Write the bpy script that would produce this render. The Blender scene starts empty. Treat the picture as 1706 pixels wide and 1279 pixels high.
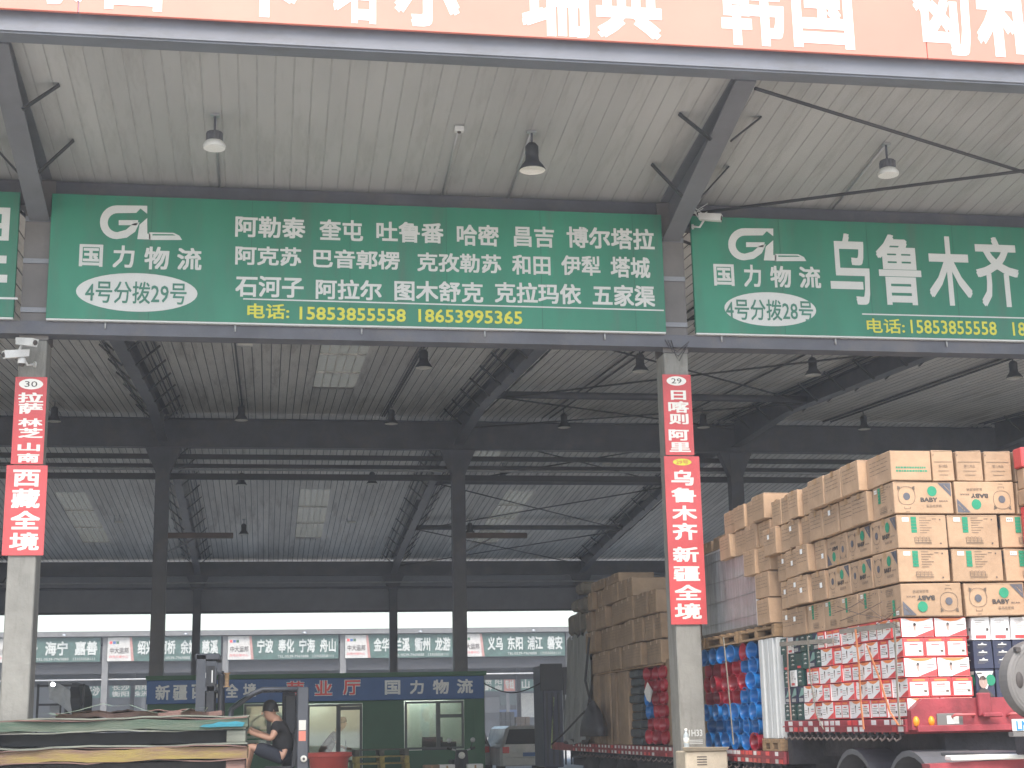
import bpy, math, random
from mathutils import Vector, Matrix
random.seed(7)
S = bpy.context.scene
COL = S.collection
R = math.radians
# ------------------------------------------------------------------ camera
F_, YAW, PIT, ROL = 2482.0, R(9.415), R(12.92), R(-1.184)
FW = Vector((math.sin(YAW)*math.cos(PIT), math.cos(YAW)*math.cos(PIT), math.sin(PIT)))
RT = Vector((math.cos(YAW), -math.sin(YAW), 0)); UP = RT.cross(FW)
R2 = RT*math.cos(ROL)+UP*math.sin(ROL); U2 = -RT*math.sin(ROL)+UP*math.cos(ROL)
EYE = Vector((0, 0, 1.5))
cd = bpy.data.cameras.new('camera'); cam = bpy.data.objects.new('camera', cd); COL.objects.link(cam)
cd.sensor_width = 36; cd.lens = F_/1706*36; cd.clip_start = .1; cd.clip_end = 3000
M3 = Matrix((R2, U2, -FW)).transposed()
cam.matrix_world = Matrix.Translation(EYE) @ M3.to_4x4()
S.camera = cam
# ------------------------------------------------------------------ sky, sun, exposure
W = bpy.data.worlds.new('World'); S.world = W; W.use_nodes = True
nt = W.node_tree; nt.nodes.clear()
sk = nt.nodes.new('ShaderNodeTexSky'); sk.sky_type = 'NISHITA'; sk.sun_disc = False
SUN_EL, SUN_AZ = R(52), R(184)
sk.sun_elevation = SUN_EL; sk.sun_rotation = SUN_AZ; sk.air_density = 1.2; sk.dust_density = 2.5; sk.ozone_density = 1.0
bg = nt.nodes.new('ShaderNodeBackground'); bg.inputs[1].default_value = .13
wo = nt.nodes.new('ShaderNodeOutputWorld')
nt.links.new(sk.outputs[0], bg.inputs[0]); nt.links.new(bg.outputs[0], wo.inputs[0])
ld = bpy.data.lights.new('sun', 'SUN'); ld.energy = 1.5; ld.angle = R(30); ld.color = (1, .95, .88)
sun = bpy.data.objects.new('sun', ld); COL.objects.link(sun)
sdir = Vector((math.sin(SUN_AZ)*math.cos(SUN_EL), math.cos(SUN_AZ)*math.cos(SUN_EL), math.sin(SUN_EL)))
sun.rotation_euler = sdir.to_track_quat('Z', 'Y').to_euler(); sun.location = (0, -20, 40)
S.view_settings.view_transform = 'Standard'; S.view_settings.look = 'None'
S.view_settings.gamma = 1; S.view_settings.exposure = 1.5; S.view_settings.use_curve_mapping = False
S.cycles.use_denoising = True; S.cycles.max_bounces = 10; S.cycles.diffuse_bounces = 6
S.cycles.transparent_max_bounces = 12

# ------------------------------------------------------------------ helpers
def ray(px, py): return FW*F_ + R2*(px-853) - U2*(py-639.5)
def atY(px, py, Y): d = ray(px, py); return EYE + d*(Y/d.y)
def atX(px, py, X): d = ray(px, py); return EYE + d*(X/d.x)

MATS = {}
def mat(name, col, rough=.6, metal=0, var=.12, scale=3, bump=0, bscale=40, col2=None, spec=.5, objvar=0, stretch=None, thr=None, emit=0, grime=0, gscale=(2.2, 2.2, .25), gcol=(.10, .095, .085)):
    if name in MATS: return MATS[name]
    m = bpy.data.materials.new(name); m.use_nodes = True; n = m.node_tree; n.nodes.clear()
    out = n.nodes.new('ShaderNodeOutputMaterial'); p = n.nodes.new('ShaderNodeBsdfPrincipled')
    n.links.new(p.outputs[0], out.inputs[0])
    p.inputs['Roughness'].default_value = rough; p.inputs['Metallic'].default_value = metal
    p.inputs['Specular IOR Level'].default_value = spec
    c = tuple(col)+(1,)
    if emit:
        p.inputs['Emission Color'].default_value = c; p.inputs['Emission Strength'].default_value = emit
    tc = n.nodes.new('ShaderNodeTexCoord'); mp = n.nodes.new('ShaderNodeMapping')
    n.links.new(tc.outputs['Object'], mp.inputs[0])
    if stretch: mp.inputs['Scale'].default_value = stretch
    if objvar:
        oi0 = n.nodes.new('ShaderNodeObjectInfo'); vm = n.nodes.new('ShaderNodeVectorMath'); vm.operation = 'ADD'
        n.links.new(mp.outputs[0], vm.inputs[0]); n.links.new(oi0.outputs['Location'], vm.inputs[1]); vec = vm.outputs[0]
    else: vec = mp.outputs[0]
    nz = n.nodes.new('ShaderNodeTexNoise'); nz.inputs['Scale'].default_value = scale; nz.inputs['Detail'].default_value = 6
    nz.inputs['Roughness'].default_value = .62
    n.links.new(vec, nz.inputs['Vector'])
    rp = n.nodes.new('ShaderNodeValToRGB')
    lo, hi = thr if thr else (.3, .7)
    rp.color_ramp.elements[0].position = lo; rp.color_ramp.elements[1].position = hi
    a = tuple(col2)+(1,) if col2 else tuple(min(1, x*(1-var*1.6)) for x in col)+(1,)
    b = c if col2 else tuple(min(1, x*(1+var)) for x in col)+(1,)
    rp.color_ramp.elements[0].color = a; rp.color_ramp.elements[1].color = b
    n.links.new(nz.outputs['Fac'], rp.inputs[0]); co = rp.outputs[0]
    if objvar:
        oi = n.nodes.new('ShaderNodeObjectInfo'); mr = n.nodes.new('ShaderNodeMapRange')
        mr.inputs['To Min'].default_value = 1-objvar; mr.inputs['To Max'].default_value = 1+objvar
        n.links.new(oi.outputs['Random'], mr.inputs[0]); mx = n.nodes.new('ShaderNodeVectorMath'); mx.operation = 'SCALE'
        n.links.new(co, mx.inputs[0]); n.links.new(mr.outputs[0], mx.inputs['Scale']); co = mx.outputs[0]
    if grime:
        gm = n.nodes.new('ShaderNodeMapping'); gm.inputs['Scale'].default_value = gscale; n.links.new(tc.outputs['Object'], gm.inputs[0])
        gn = n.nodes.new('ShaderNodeTexNoise'); gn.inputs['Scale'].default_value = 1.6; gn.inputs['Detail'].default_value = 9; gn.inputs['Roughness'].default_value = .72
        gv = gm.outputs[0]
        if objvar:
            ga = n.nodes.new('ShaderNodeVectorMath'); ga.operation = 'ADD'; n.links.new(gv, ga.inputs[0]); n.links.new(oi0.outputs['Location'], ga.inputs[1]); gv = ga.outputs[0]
        n.links.new(gv, gn.inputs['Vector'])
        gr = n.nodes.new('ShaderNodeMapRange'); gr.inputs['From Min'].default_value = .50; gr.inputs['From Max'].default_value = .72; gr.inputs['To Max'].default_value = grime; gr.clamp = True
        n.links.new(gn.outputs['Fac'], gr.inputs[0]); gx = n.nodes.new('ShaderNodeMix'); gx.data_type = 'RGBA'
        n.links.new(gr.outputs[0], gx.inputs[0]); n.links.new(co, gx.inputs[6]); gx.inputs[7].default_value = tuple(gcol)+(1,); co = gx.outputs[2]
    n.links.new(co, p.inputs['Base Color'])
    if bump:
        nb = n.nodes.new('ShaderNodeTexNoise'); nb.inputs['Scale'].default_value = bscale; nb.inputs['Detail'].default_value = 4
        n.links.new(vec, nb.inputs['Vector']); bp = n.nodes.new('ShaderNodeBump'); bp.inputs['Strength'].default_value = bump
        bp.inputs['Distance'].default_value = .02
        n.links.new(nb.outputs['Fac'], bp.inputs['Height']); n.links.new(bp.outputs[0], p.inputs['Normal'])
    MATS[name] = m; return m
def glass_mat(name, tint, tr=.8, rough=.03):
    if name in MATS: return MATS[name]
    m = bpy.data.materials.new(name); m.use_nodes = True; n = m.node_tree; n.nodes.clear()
    out = n.nodes.new('ShaderNodeOutputMaterial'); a = n.nodes.new('ShaderNodeBsdfTransparent'); a.inputs[0].default_value = tuple(tint)+(1,)
    g = n.nodes.new('ShaderNodeBsdfGlossy'); g.inputs['Roughness'].default_value = rough
    fr = n.nodes.new('ShaderNodeFresnel'); fr.inputs[0].default_value = 1.5
    ad = n.nodes.new('ShaderNodeMath'); ad.operation = 'ADD'; ad.use_clamp = True; ad.inputs[1].default_value = (1-tr)*.5
    mx = n.nodes.new('ShaderNodeMixShader')
    n.links.new(fr.outputs[0], ad.inputs[0]); n.links.new(ad.outputs[0], mx.inputs[0])
    n.links.new(a.outputs[0], mx.inputs[1]); n.links.new(g.outputs[0], mx.inputs[2]); n.links.new(mx.outputs[0], out.inputs[0])
    MATS[name] = m; return m
def sheer_mat(name, col, tr, rough=.35):
    "film or translucent sheet: part see-through, part diffuse/translucent"
    if name in MATS: return MATS[name]
    m = bpy.data.materials.new(name); m.use_nodes = True; n = m.node_tree; n.nodes.clear()
    out = n.nodes.new('ShaderNodeOutputMaterial'); p = n.nodes.new('ShaderNodeBsdfPrincipled'); p.inputs['Base Color'].default_value = tuple(col)+(1,)
    p.inputs['Roughness'].default_value = rough
    t = n.nodes.new('ShaderNodeBsdfTranslucent'); t.inputs[0].default_value = tuple(col)+(1,)
    mx = n.nodes.new('ShaderNodeMixShader'); mx.inputs[0].default_value = tr
    n.links.new(p.outputs[0], mx.inputs[1]); n.links.new(t.outputs[0], mx.inputs[2]); n.links.new(mx.outputs[0], out.inputs[0])
    tc = n.nodes.new('ShaderNodeTexCoord'); nb = n.nodes.new('ShaderNodeTexNoise'); nb.inputs['Scale'].default_value = 6
    n.links.new(tc.outputs['Object'], nb.inputs['Vector'])
    bp = n.nodes.new('ShaderNodeBump'); bp.inputs['Strength'].default_value = .5; bp.inputs['Distance'].default_value = .05
    n.links.new(nb.outputs['Fac'], bp.inputs['Height']); n.links.new(bp.outputs[0], p.inputs['Normal'])
    MATS[name] = m; return m

_tc = {}
def glyphs(s, bold):
    k = (s, bold)
    if k not in _tc:
        c = bpy.data.curves.new('t', 'FONT'); c.body = s; c.resolution_u = 2; c.offset = bold
        o = bpy.data.objects.new('t', c); COL.objects.link(o)
        me = bpy.data.meshes.new_from_object(o.evaluated_get(bpy.context.evaluated_depsgraph_get()))
        v = [tuple(x.co) for x in me.vertices]; f = [tuple(p.vertices) for p in me.polygons]
        bpy.data.objects.remove(o); bpy.data.curves.remove(c); bpy.data.meshes.remove(me)
        xs = [a[0] for a in v]; ys = [a[1] for a in v]
        _tc[k] = (v, f, min(xs), max(xs), min(ys), max(ys))
    return _tc[k]

class MB:
    def __init__(s, split=None): s.v = []; s.f = []; s.m = []; s.mats = []; s.sm = []; s.split = split
    def mi(s, m):
        if m not in s.mats: s.mats.append(m)
        return s.mats.index(m)
    def face(s, idx, m, sm=False): s.f.append(tuple(idx)); s.m.append(s.mi(m)); s.sm.append(sm)
    def poly(s, pts, m, sm=False):
        b = len(s.v); s.v += [tuple(p) for p in pts]; s.face(range(b, b+len(pts)), m, sm)
    def hexa(s, p, m):
        b = len(s.v); s.v += [tuple(q) for q in p]
        for f in ((0, 3, 2, 1), (4, 5, 6, 7), (0, 1, 5, 4), (1, 2, 6, 5), (2, 3, 7, 6), (3, 0, 4, 7)): s.face([b+i for i in f], m)
    def box(s, x0, x1, y0, y1, z0, z1, m):
        s.hexa([(x0, y0, z0), (x1, y0, z0), (x1, y1, z0), (x0, y1, z0), (x0, y0, z1), (x1, y0, z1), (x1, y1, z1), (x0, y1, z1)], m)
    def bbox(s, x0, x1, y0, y1, z0, z1, m, b=.006):
        "box with chamfered edges"
        P = []
        for z in (z0, z1):
            for (i, j) in ((0, 0), (1, 0), (1, 1), (0, 1)): P.append(((x0, x1)[i], (y0, y1)[j], z))
        c = Vector(((x0+x1)/2, (y0+y1)/2, (z0+z1)/2)); base = len(s.v); idx = {}
        for k, p in enumerate(P):
            for ax in range(3):
                q = list(p)
                for a2 in range(3):
                    if a2 != ax: q[a2] += b if q[a2] < c[a2] else -b
                idx[(k, ax)] = len(s.v); s.v.append(tuple(q))
        def F(ax, ks): s.face([idx[(k, ax)] for k in ks], m)
        F(2, (0, 3, 2, 1)); F(2, (4, 5, 6, 7)); F(1, (0, 1, 5, 4)); F(0, (1, 2, 6, 5)); F(1, (2, 3, 7, 6)); F(0, (3, 0, 4, 7))
        for (a, bb, ax1, ax2) in ((0, 1, 2, 1), (1, 2, 2, 0), (2, 3, 2, 1), (3, 0, 2, 0), (4, 5, 2, 1), (5, 6, 2, 0), (6, 7, 2, 1), (7, 4, 2, 0),
                                  (0, 4, 0, 1), (1, 5, 0, 1), (2, 6, 0, 1), (3, 7, 0, 1)):
            s.face([idx[(a, ax1)], idx[(bb, ax1)], idx[(bb, ax2)], idx[(a, ax2)]], m)
        for k in range(8): s.face([idx[(k, 0)], idx[(k, 1)], idx[(k, 2)]], m)
    def tube(s, pts, r, m, n=8, cap=True, sm=True):
        pts = [Vector(p) for p in pts]; rr = r if isinstance(r, (list, tuple)) else [r]*len(pts)
        rings = []; prev = None
        for i, p in enumerate(pts):
            t = (pts[min(i+1, len(pts)-1)]-pts[max(i-1, 0)]).normalized()
            if prev is None: a = t.orthogonal().normalized()
            else: a = (prev-t*prev.dot(t)).normalized()
            prev = a; b = t.cross(a); base = len(s.v)
            for k in range(n):
                w = 2*math.pi*k/n; s.v.append(tuple(p+(a*math.cos(w)+b*math.sin(w))*rr[i]))
            rings.append(base)
        for a, b in zip(rings, rings[1:]):
            for k in range(n): s.face((a+k, a+(k+1) % n, b+(k+1) % n, b+k), m, sm)
        if cap: s.face([rings[0]+k for k in range(n)][::-1], m); s.face([rings[-1]+k for k in range(n)], m)
    def bar(s, a, b, w, h, m):
        a, b = Vector(a), Vector(b); t = (b-a).normalized(); up = Vector((0, 0, 1))
        if abs(t.z) > .95: up = Vector((0, 1, 0))
        x = t.cross(up).normalized()*(w/2); y = x.normalized().cross(t).normalized()*(h/2)
        s.hexa([a-x-y, a+x-y, a+x+y, a-x+y, b-x-y, b+x-y, b+x+y, b-x+y], m)
    def lathe(s, prof, c, m, axis='Z', n=20, sx=1, sy=1, sm=True):
        c = Vector(c); rings = []
        for (r, h) in prof:
            base = len(s.v)
            for k in range(n):
                w = 2*math.pi*k/n; u, v = r*math.cos(w)*sx, r*math.sin(w)*sy
                q = {'Z': (u, v, h), 'X': (h, u, v), 'Y': (u, h, v)}[axis]; s.v.append(tuple(c+Vector(q)))
            rings.append(base)
        for a, b in zip(rings, rings[1:]):
            for k in range(n): s.face((a+k, a+(k+1) % n, b+(k+1) % n, b+k), m, sm)
    def disc(s, c, rx, ry, f, m, n=28):
        s.poly([f(c[0]+rx*math.cos(2*math.pi*k/n), c[1]+ry*math.sin(2*math.pi*k/n)) for k in range(n)], m)
    def text(s, t, u0, v0, u1, v1, f, m, bold=.02, rot=False):
        v, fc, x0, x1, y0, y1 = glyphs(t, 0); n = Vector(f(1, 0))-Vector(f(0, 0)); w = Vector(f(0, 1))-Vector(f(0, 0)); nn = n.cross(w)
        x0 -= bold; x1 += bold; y0 -= bold; y1 += bold
        # a bold weight: the same outline laid down at small offsets, each a hair further out
        sh = [(0, 0)] if bold <= 0 else [(-bold, -bold), (bold, -bold), (bold, bold), (-bold, bold), (0, 0)]
        tgt = s
        if s.split is not None: s = MB()
        for k, (dx, dy) in enumerate(sh):
            b = len(s.v)
            for (x, y, z) in v:
                a = (x+dx-x0)/(x1-x0); c = (y+dy-y0)/(y1-y0)
                if rot: a, c = 1-a, 1-c
                s.v.append(tuple(Vector(f(u0+a*(u1-u0), v0+c*(v1-v0)))+nn*(.0004*k)))
            for q in fc: s.face([b+i for i in q], m)
        if tgt.split is not None: s.build('lettering', tgt.split)
    def mesh(s, name, origin=None):
        me = bpy.data.meshes.new(name); o = Vector(origin or (0, 0, 0))
        me.from_pydata([tuple(Vector(p)-o) for p in s.v], [], s.f)
        for m in s.mats: me.materials.append(m)
        me.polygons.foreach_set('material_index', s.m); me.polygons.foreach_set('use_smooth', s.sm); me.update()
        return me
    def build(s, name, parent=None, origin=None):
        if origin is None:
            a = [min(p[i] for p in s.v) for i in range(3)]; b = [max(p[i] for p in s.v) for i in range(3)]
            origin = Vector(((a[0]+b[0])/2, (a[1]+b[1])/2, a[2]))
        o = bpy.data.objects.new(name, s.mesh(name, origin)); COL.objects.link(o); o.location = origin
        if parent is not None: adopt(o, parent)
        return o
def worldloc(o):
    l = Vector(o.location)
    while o.parent is not None: o = o.parent; l = l+Vector(o.location)
    return l
def adopt(o, parent): o.location = Vector(o.location)-worldloc(parent); o.parent = parent
def tag(o, label, cat, group=None, kind=None):
    if label: o['label'] = label
    if cat: o['category'] = cat
    if group: o['group'] = group
    if kind: o['kind'] = kind
    return o
def thing(name, label, cat, loc=(0, 0, 0), group=None):
    o = bpy.data.objects.new(name, None); o.empty_display_size = .2; COL.objects.link(o); o.location = loc
    return tag(o, label, cat, group)
def inst(me, name, loc, parent=None, rot=(0, 0, 0)):
    o = bpy.data.objects.new(name, me); COL.objects.link(o); o.location = loc; o.rotation_euler = rot
    if parent is not None: adopt(o, parent)
    return o
KIDS = {}
def dup(root, loc, rot=None, label=None, group=None):
    r = root.copy(); COL.objects.link(r); r.location = loc
    if rot is not None: r.rotation_euler = rot
    if label: r['label'] = label
    if group: r['group'] = group
    ch = KIDS.get(root.name)
    if ch is None: ch = KIDS[root.name] = [o for o in COL.objects if o.parent == root]
    for c in ch:
        d = c.copy(); COL.objects.link(d); d.parent = r
        sub = KIDS.get(c.name)
        if sub is None: sub = KIDS[c.name] = [o for o in COL.objects if o.parent == c]
        for g in sub: e = g.copy(); COL.objects.link(e); e.parent = d
    return r
def structure(o): o['kind'] = 'structure'; return o

# ------------------------------------------------------------------ materials
m_conc = mat('concrete floor', (.46, .43, .37), .8, var=.2, scale=.6, bump=.3, bscale=8)
m_yard = mat('yard concrete', (.43, .41, .37), .85, var=.15, scale=.3, bump=.3, bscale=6)
m_ceil = mat('ceiling sheet', (.385, .385, .375), .55, var=.08, scale=1.2, stretch=(1, .25, 1), objvar=.05, grime=.45, gscale=(2.5, .35, 1), gcol=(.17, .16, .14))
m_seam = mat('ceiling seam dirt and shade', (.36, .36, .35), .7)  # groove faces a touch darker: joint dirt plus groove shade in the colour
m_ceil2 = mat('inner ceiling sheet', (.80, .775, .735), .5, var=.14, scale=1.0, stretch=(1, .18, 1), objvar=.10, grime=.75, gscale=(2.2, .16, 1), gcol=(.22, .19, .16))
m_seam2 = mat('inner seam dirt and shade', (.15, .15, .15), .7)  # dark groove colour: joint dirt, and shade the shallow relief hardly gives
m_beam = mat('grey steel paint', (.26, .27, .30), .5, var=.08, scale=2, bump=.05)
m_steel = mat('dark steel paint', (.10, .104, .125), .5, var=.15, scale=2, bump=.1, grime=.6, gscale=(1.2, 1.2, 1.2), gcol=(.17, .15, .13))
m_steelb = mat('brown steel paint', (.17, .155, .15), .5, var=.15, scale=2)
m_fascia = mat('fascia blue grey', (.16, .17, .195), .5, var=.08, scale=1, bump=.2, bscale=2, grime=.5, gscale=(.8, 2, 2))  # lens flare over the canopy beam is lifted into this base colour
m_col = mat('column concrete paint', (.245, .24, .218), .8, var=.14, scale=2.5, bump=.3, bscale=22, grime=.7, gscale=(5, 5, .8))
m_red = mat('banner red', (.60, .08, .085), .5, var=.10, scale=1.5, bump=.5, bscale=3.5, grime=.25, gscale=(3, 3, 1))
m_cream = mat('banner cream letters', (.80, .78, .72), .5, var=.03)
m_coral = mat('canopy banner coral', (.70, .235, .175), .5, var=.05, scale=.8)
m_white = mat('white vinyl', (.80, .80, .78), .5, var=.03)
m_green = mat('sign green', (.026, .205, .125), .40, var=.16, scale=.7, spec=.4, bump=.35, bscale=2.2, stretch=(1, 1, .35), grime=.35)
m_yel = mat('sign yellow', (.62, .60, .06), .5, var=.03)
m_slet = mat('sign letter white', (.60, .61, .59), .5, var=.03)
m_gdark = mat('sign letter green', (.05, .2, .14), .5)
m_blk = mat('black rubber', (.02, .02, .022), .7)
m_tyre = mat('tyre rubber', (.03, .03, .03), .85, bump=.2)
m_galv = mat('galvanised', (.45, .46, .47), .4, metal=.6, var=.1)
m_plw = mat('camera white', (.62, .62, .6), .4)
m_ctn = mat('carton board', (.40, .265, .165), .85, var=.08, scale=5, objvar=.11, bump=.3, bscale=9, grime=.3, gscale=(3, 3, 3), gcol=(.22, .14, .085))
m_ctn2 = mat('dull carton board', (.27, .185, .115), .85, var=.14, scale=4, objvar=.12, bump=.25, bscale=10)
m_tape = mat('brown tape', (.42, .26, .13), .35)
m_ink = mat('ink black', (.07, .06, .055), .7)
m_inkb = mat('ink grey', (.13, .10, .075), .8)
m_inkg = mat('ink green', (.02, .24, .13), .7)
m_inkv = mat('ink slate', (.10, .10, .115), .7)
m_lab = mat('label paper', (.75, .74, .68), .6)
m_caser = mat('case red', (.62, .075, .075), .4, var=.06, objvar=.08)
m_casew = mat('case white', (.78, .76, .74), .4, var=.04, objvar=.04)
m_caseo = mat('case orange', (.80, .25, .08), .4)
m_casen = mat('case navy', (.035, .04, .075), .4, var=.1)
m_caseg = mat('case green black', (.02, .07, .06), .4, var=.2, objvar=.3)
m_trail = mat('trailer red paint', (.30, .045, .055), .5, var=.25, scale=5, bump=.1)
m_under = mat('chassis dark', (.035, .033, .037), .8, var=.3, scale=8, bump=.3)
m_fender = mat('grey plastic fender', (.10, .10, .105), .6, var=.15)
m_amber = mat('amber lens', (.85, .30, .02), .25)
m_refw = mat('reflector white', (.70, .68, .66), .35, objvar=.2)
m_refr = mat('reflector red', (.62, .05, .05), .35, objvar=.2)
m_strap = mat('orange strap', (.72, .27, .12), .7)
m_strapg = mat('grey strap', (.30, .27, .22), .7)
m_tank = mat('tank grey', (.17, .16, .15), .7, metal=0, var=.1)
m_pal = mat('pallet wood', (.34, .22, .12), .85, var=.25, scale=6, stretch=(1, 6, 6), bump=.3)
m_bin_b = mat('blue plastic', (.012, .16, .46), .3, var=.1, objvar=.22, spec=.5)
m_bin_r = mat('red plastic', (.34, .015, .03), .3, var=.12, objvar=.25, spec=.5)
m_binr2 = mat('red tub plastic', (.82, .13, .10), .4, var=.06)
m_wrap = mat('stretch film grey', (.25, .25, .255), .25, var=.22, scale=3, stretch=(4, 4, .6), bump=.5, bscale=9, spec=.8)
m_tarp = mat('plastic tarp', (.20, .205, .195), .5, var=.2, scale=2, stretch=(3, 3, .5), bump=.5, bscale=6)
m_panelw = mat('white panel', (.60, .61, .60), .35, var=.08)
m_offg = mat('office green panel', (.035, .12, .06), .6, var=.12, scale=1)
m_offb = mat('office blue board', (.035, .11, .32), .5, var=.08)
m_offr = mat('office red letters', (.8, .09, .09), .5)
m_offw = mat('office pale letters', (.75, .77, .80), .5)
m_room = mat('room wall', (.55, .57, .53), .8, var=.05)
m_frame = mat('window frame grey', (.07, .08, .085), .5)
m_fork = mat('forklift grey', (.075, .082, .098), .45, var=.12, scale=4)
m_forkd = mat('forklift dark', (.03, .032, .038), .6)
m_skin = mat('skin', (.46, .26, .18), .55, var=.06, scale=8)
m_hair = mat('hair', (.015, .013, .012), .6, bump=.4, bscale=60)
m_shirt = mat('black shirt', (.012, .012, .014), .85, bump=.2, bscale=18)
m_short = mat('dark shorts', (.018, .022, .035), .85)
m_olive = mat('olive shirt', (.05, .055, .02), .85)
m_far = mat('far wall', (.06, .065, .07), .8)
m_fargreen = mat('far green board', (.05, .10, .085), .6, var=.2)
m_farpale = mat('far pale column', (.15, .15, .15), .7)
m_sheet = {k: mat('board '+k, c, .7, var=.3, scale=2.2, bump=.3, bscale=14, stretch=(1, 1, 6)) for k, c in
           {'green': (.06, .12, .08), 'teal': (.02, .19, .25), 'pink': (.15, .085, .07), 'yellow': (.30, .22, .06), 'pale': (.15, .16, .13)}.items()}
m_edge1 = mat('board edge green', (.10, .115, .085), .7, scale=1.5, col2=(.03, .07, .045), thr=(.3, .7), bump=.4, bscale=12, stretch=(1.2, 1, 9))
m_edge2 = mat('board edge yellow', (.22, .165, .045), .7, scale=1.3, col2=(.14, .08, .06), thr=(.36, .60), bump=.4, bscale=12, stretch=(1.2, 1, 9))
m_film = sheer_mat('green film', (.45, .60, .48), .3, .2)
m_clear = glass_mat('clear glass', (.86, .9, .86), .8)
m_carglass = mat('dark car glass', (.02, .022, .025), .35, spec=.2)
m_carw = mat('white car paint', (.40, .41, .42), .25)
m_lampon = mat('lit lamp', (1, 1, .97), .4, emit=9)
m_roomlamp = mat('ceiling tube lit', (.90, 1, .93), .4, emit=26)

# ------------------------------------------------------------------ ground
g = MB(); g.poly([(-900, -900, 0), (900, -900, 0), (900, 1500, 0), (-900, 1500, 0)], m_yard); structure(g.build('ground', origin=(0, 0, 0)))
g = MB(); g.poly([(-60, 17.2, .004), (70, 17.2, .004), (70, 63.5, .004), (-60, 63.5, .004)], m_conc); structure(g.build('shed_floor', origin=(0, 17.2, .004)))

# ------------------------------------------------------------------ the shed
X0, BAY, YC, YR, YF, YT = -2.844, 8.0, 18.3, 40.6, 62.45, 14.62
def zc0(y): return 8.22+.092*(YC-y)
def zc1(y): return 8.36+.0717*(y-YC)
def zc2(y): return zc1(YR)-.0717*(y-YR)
m_steelk = mat('near black steel', (.04, .04, .045), .6)
shed = thing('freight_shed', 'open steel freight shed with pitched ribbed roof, concrete front columns and grey canopy', 'building', (1.15, YC, 0))
def roof_panel(name, ya, yb, zf, m, ms, skylights=()):
    "one metre wide sheet: five pans with raised seams, following the slope"
    b = MB()
    prof = []
    RD = .006 if name == 'canopy_panel' else .012
    for k in range(5):
        x = -.5+.2*k
        prof += [(x+.012, 0, m), (x+.180, 0, ms), (x+.184, RD, ms), (x+.196, RD, ms), (x+.2, 0, m)]
    prof = [(-.5, 0, m)]+[(p[0], p[1], p[2]) for p in prof]
    za, zb = zf(ya), zf(yb); y0 = ya
    idx = []
    for (x, d, mm) in prof:
        idx.append(len(b.v)); b.v += [(x, 0, d), (x, yb-ya, zb-za+d)]
    for i in range(len(prof)-1):
        mm = ms if (prof[i+1][1] > 0 or prof[i][1] > 0) else m
        b.face((idx[i], idx[i+1], idx[i+1]+1, idx[i]+1), mm)
    t = .1
    b.v += [(-.5, 0, t), (.5, 0, t), (.5, yb-ya, zb-za+t), (-.5, yb-ya, zb-za+t)]; n = len(b.v); b.face((n-4, n-3, n-2, n-1), m)
    return b.mesh(name)
m_sky = sheer_mat('rooflight sheet', (.30, .30, .25), .14, .4)
me0 = roof_panel('canopy_panel', YT+.02, YC-.02, zc0, m_ceil, m_seam)
me1 = roof_panel('roof_panel', YC+.02, YR, zc1, m_ceil2, m_seam2)
me2 = roof_panel('roof_panel', YR, YF+.6, zc2, m_ceil2, m_seam2)
# rooflights: X column -> list of (slope, y0, y1)
LIGHTS = {}
def sky_at(px, y0p, y1p, slope):
    d = ray(px, (y0p+y1p)/2); zf = zc1 if slope == 1 else zc2
    def hit(py):
        d = ray(px, py); a = .0717 if slope == 1 else -.0717
        base = 8.36-.0717*YC if slope == 1 else zc1(YR)+.0717*YR
        t = (base-1.5)/(d.z-a*d.y); return (EYE+d*t)
    a, b = hit(y0p), hit(y1p); lo, hi = sorted((a.y, b.y))
    LIGHTS.setdefault((slope, round((a.x+b.x)/2-.5)+.5), []).append((lo, hi))
sky_at(552, 556, 648, 1); sky_at(508, 815, 897, 2); sky_at(120, 820, 905, 2); sky_at(825, 818, 905, 2); sky_at(805, 745, 765, 2)
def cut_panel(zf, lo, hi, m, ms): return roof_panel('roof_panel', lo, hi, zf, m, ms)
for i in range(-13, 29):
    x = i+.5
    if -9 < i < 16: inst(me0, 'canopy_panel', (x, YT+.02, zc0(YT+.02)), shed)
    for sl, zf, ya, yb, me in ((1, zc1, YC+.02, YR, me1), (2, zc2, YR, YF+.6, me2)):
        L = LIGHTS.get((sl, x))
        if not L: inst(me, 'roof_panel', (x, ya, zf(ya)), shed); continue
        y = ya
        for lo, hi in sorted(L):
            lo = max(lo, ya+.1); hi = min(hi, yb-.1)
            inst(cut_panel(zf, y, lo, m_ceil2, m_seam2), 'roof_panel', (x, y, zf(y)), shed)
            b = MB(); z0, z1 = zf(lo), zf(hi)
            b.poly([(x-.5, lo, z0+.05), (x+.5, lo, z0+.05), (x+.5, hi, z1+.05), (x-.5, hi, z1+.05)], m_sky)
            k = int((hi-lo)/2.2)
            for j in range(1, k): yy = lo+(hi-lo)*j/k; b.box(x-.5, x+.5, yy-.05, yy+.05, zf(yy)-.0, zf(yy)+.03, m_ceil2)
            for xx in (-.3, -.1, .1, .3): b.bar((x+xx, lo, z0+.03), (x+xx, hi, z1+.03), .022, .03, m_ceil2)
            b.build('rooflight', shed); y = hi
        inst(cut_panel(zf, y, yb, m_ceil2, m_seam2), 'roof_panel', (x, y, zf(y)), shed)
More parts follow.
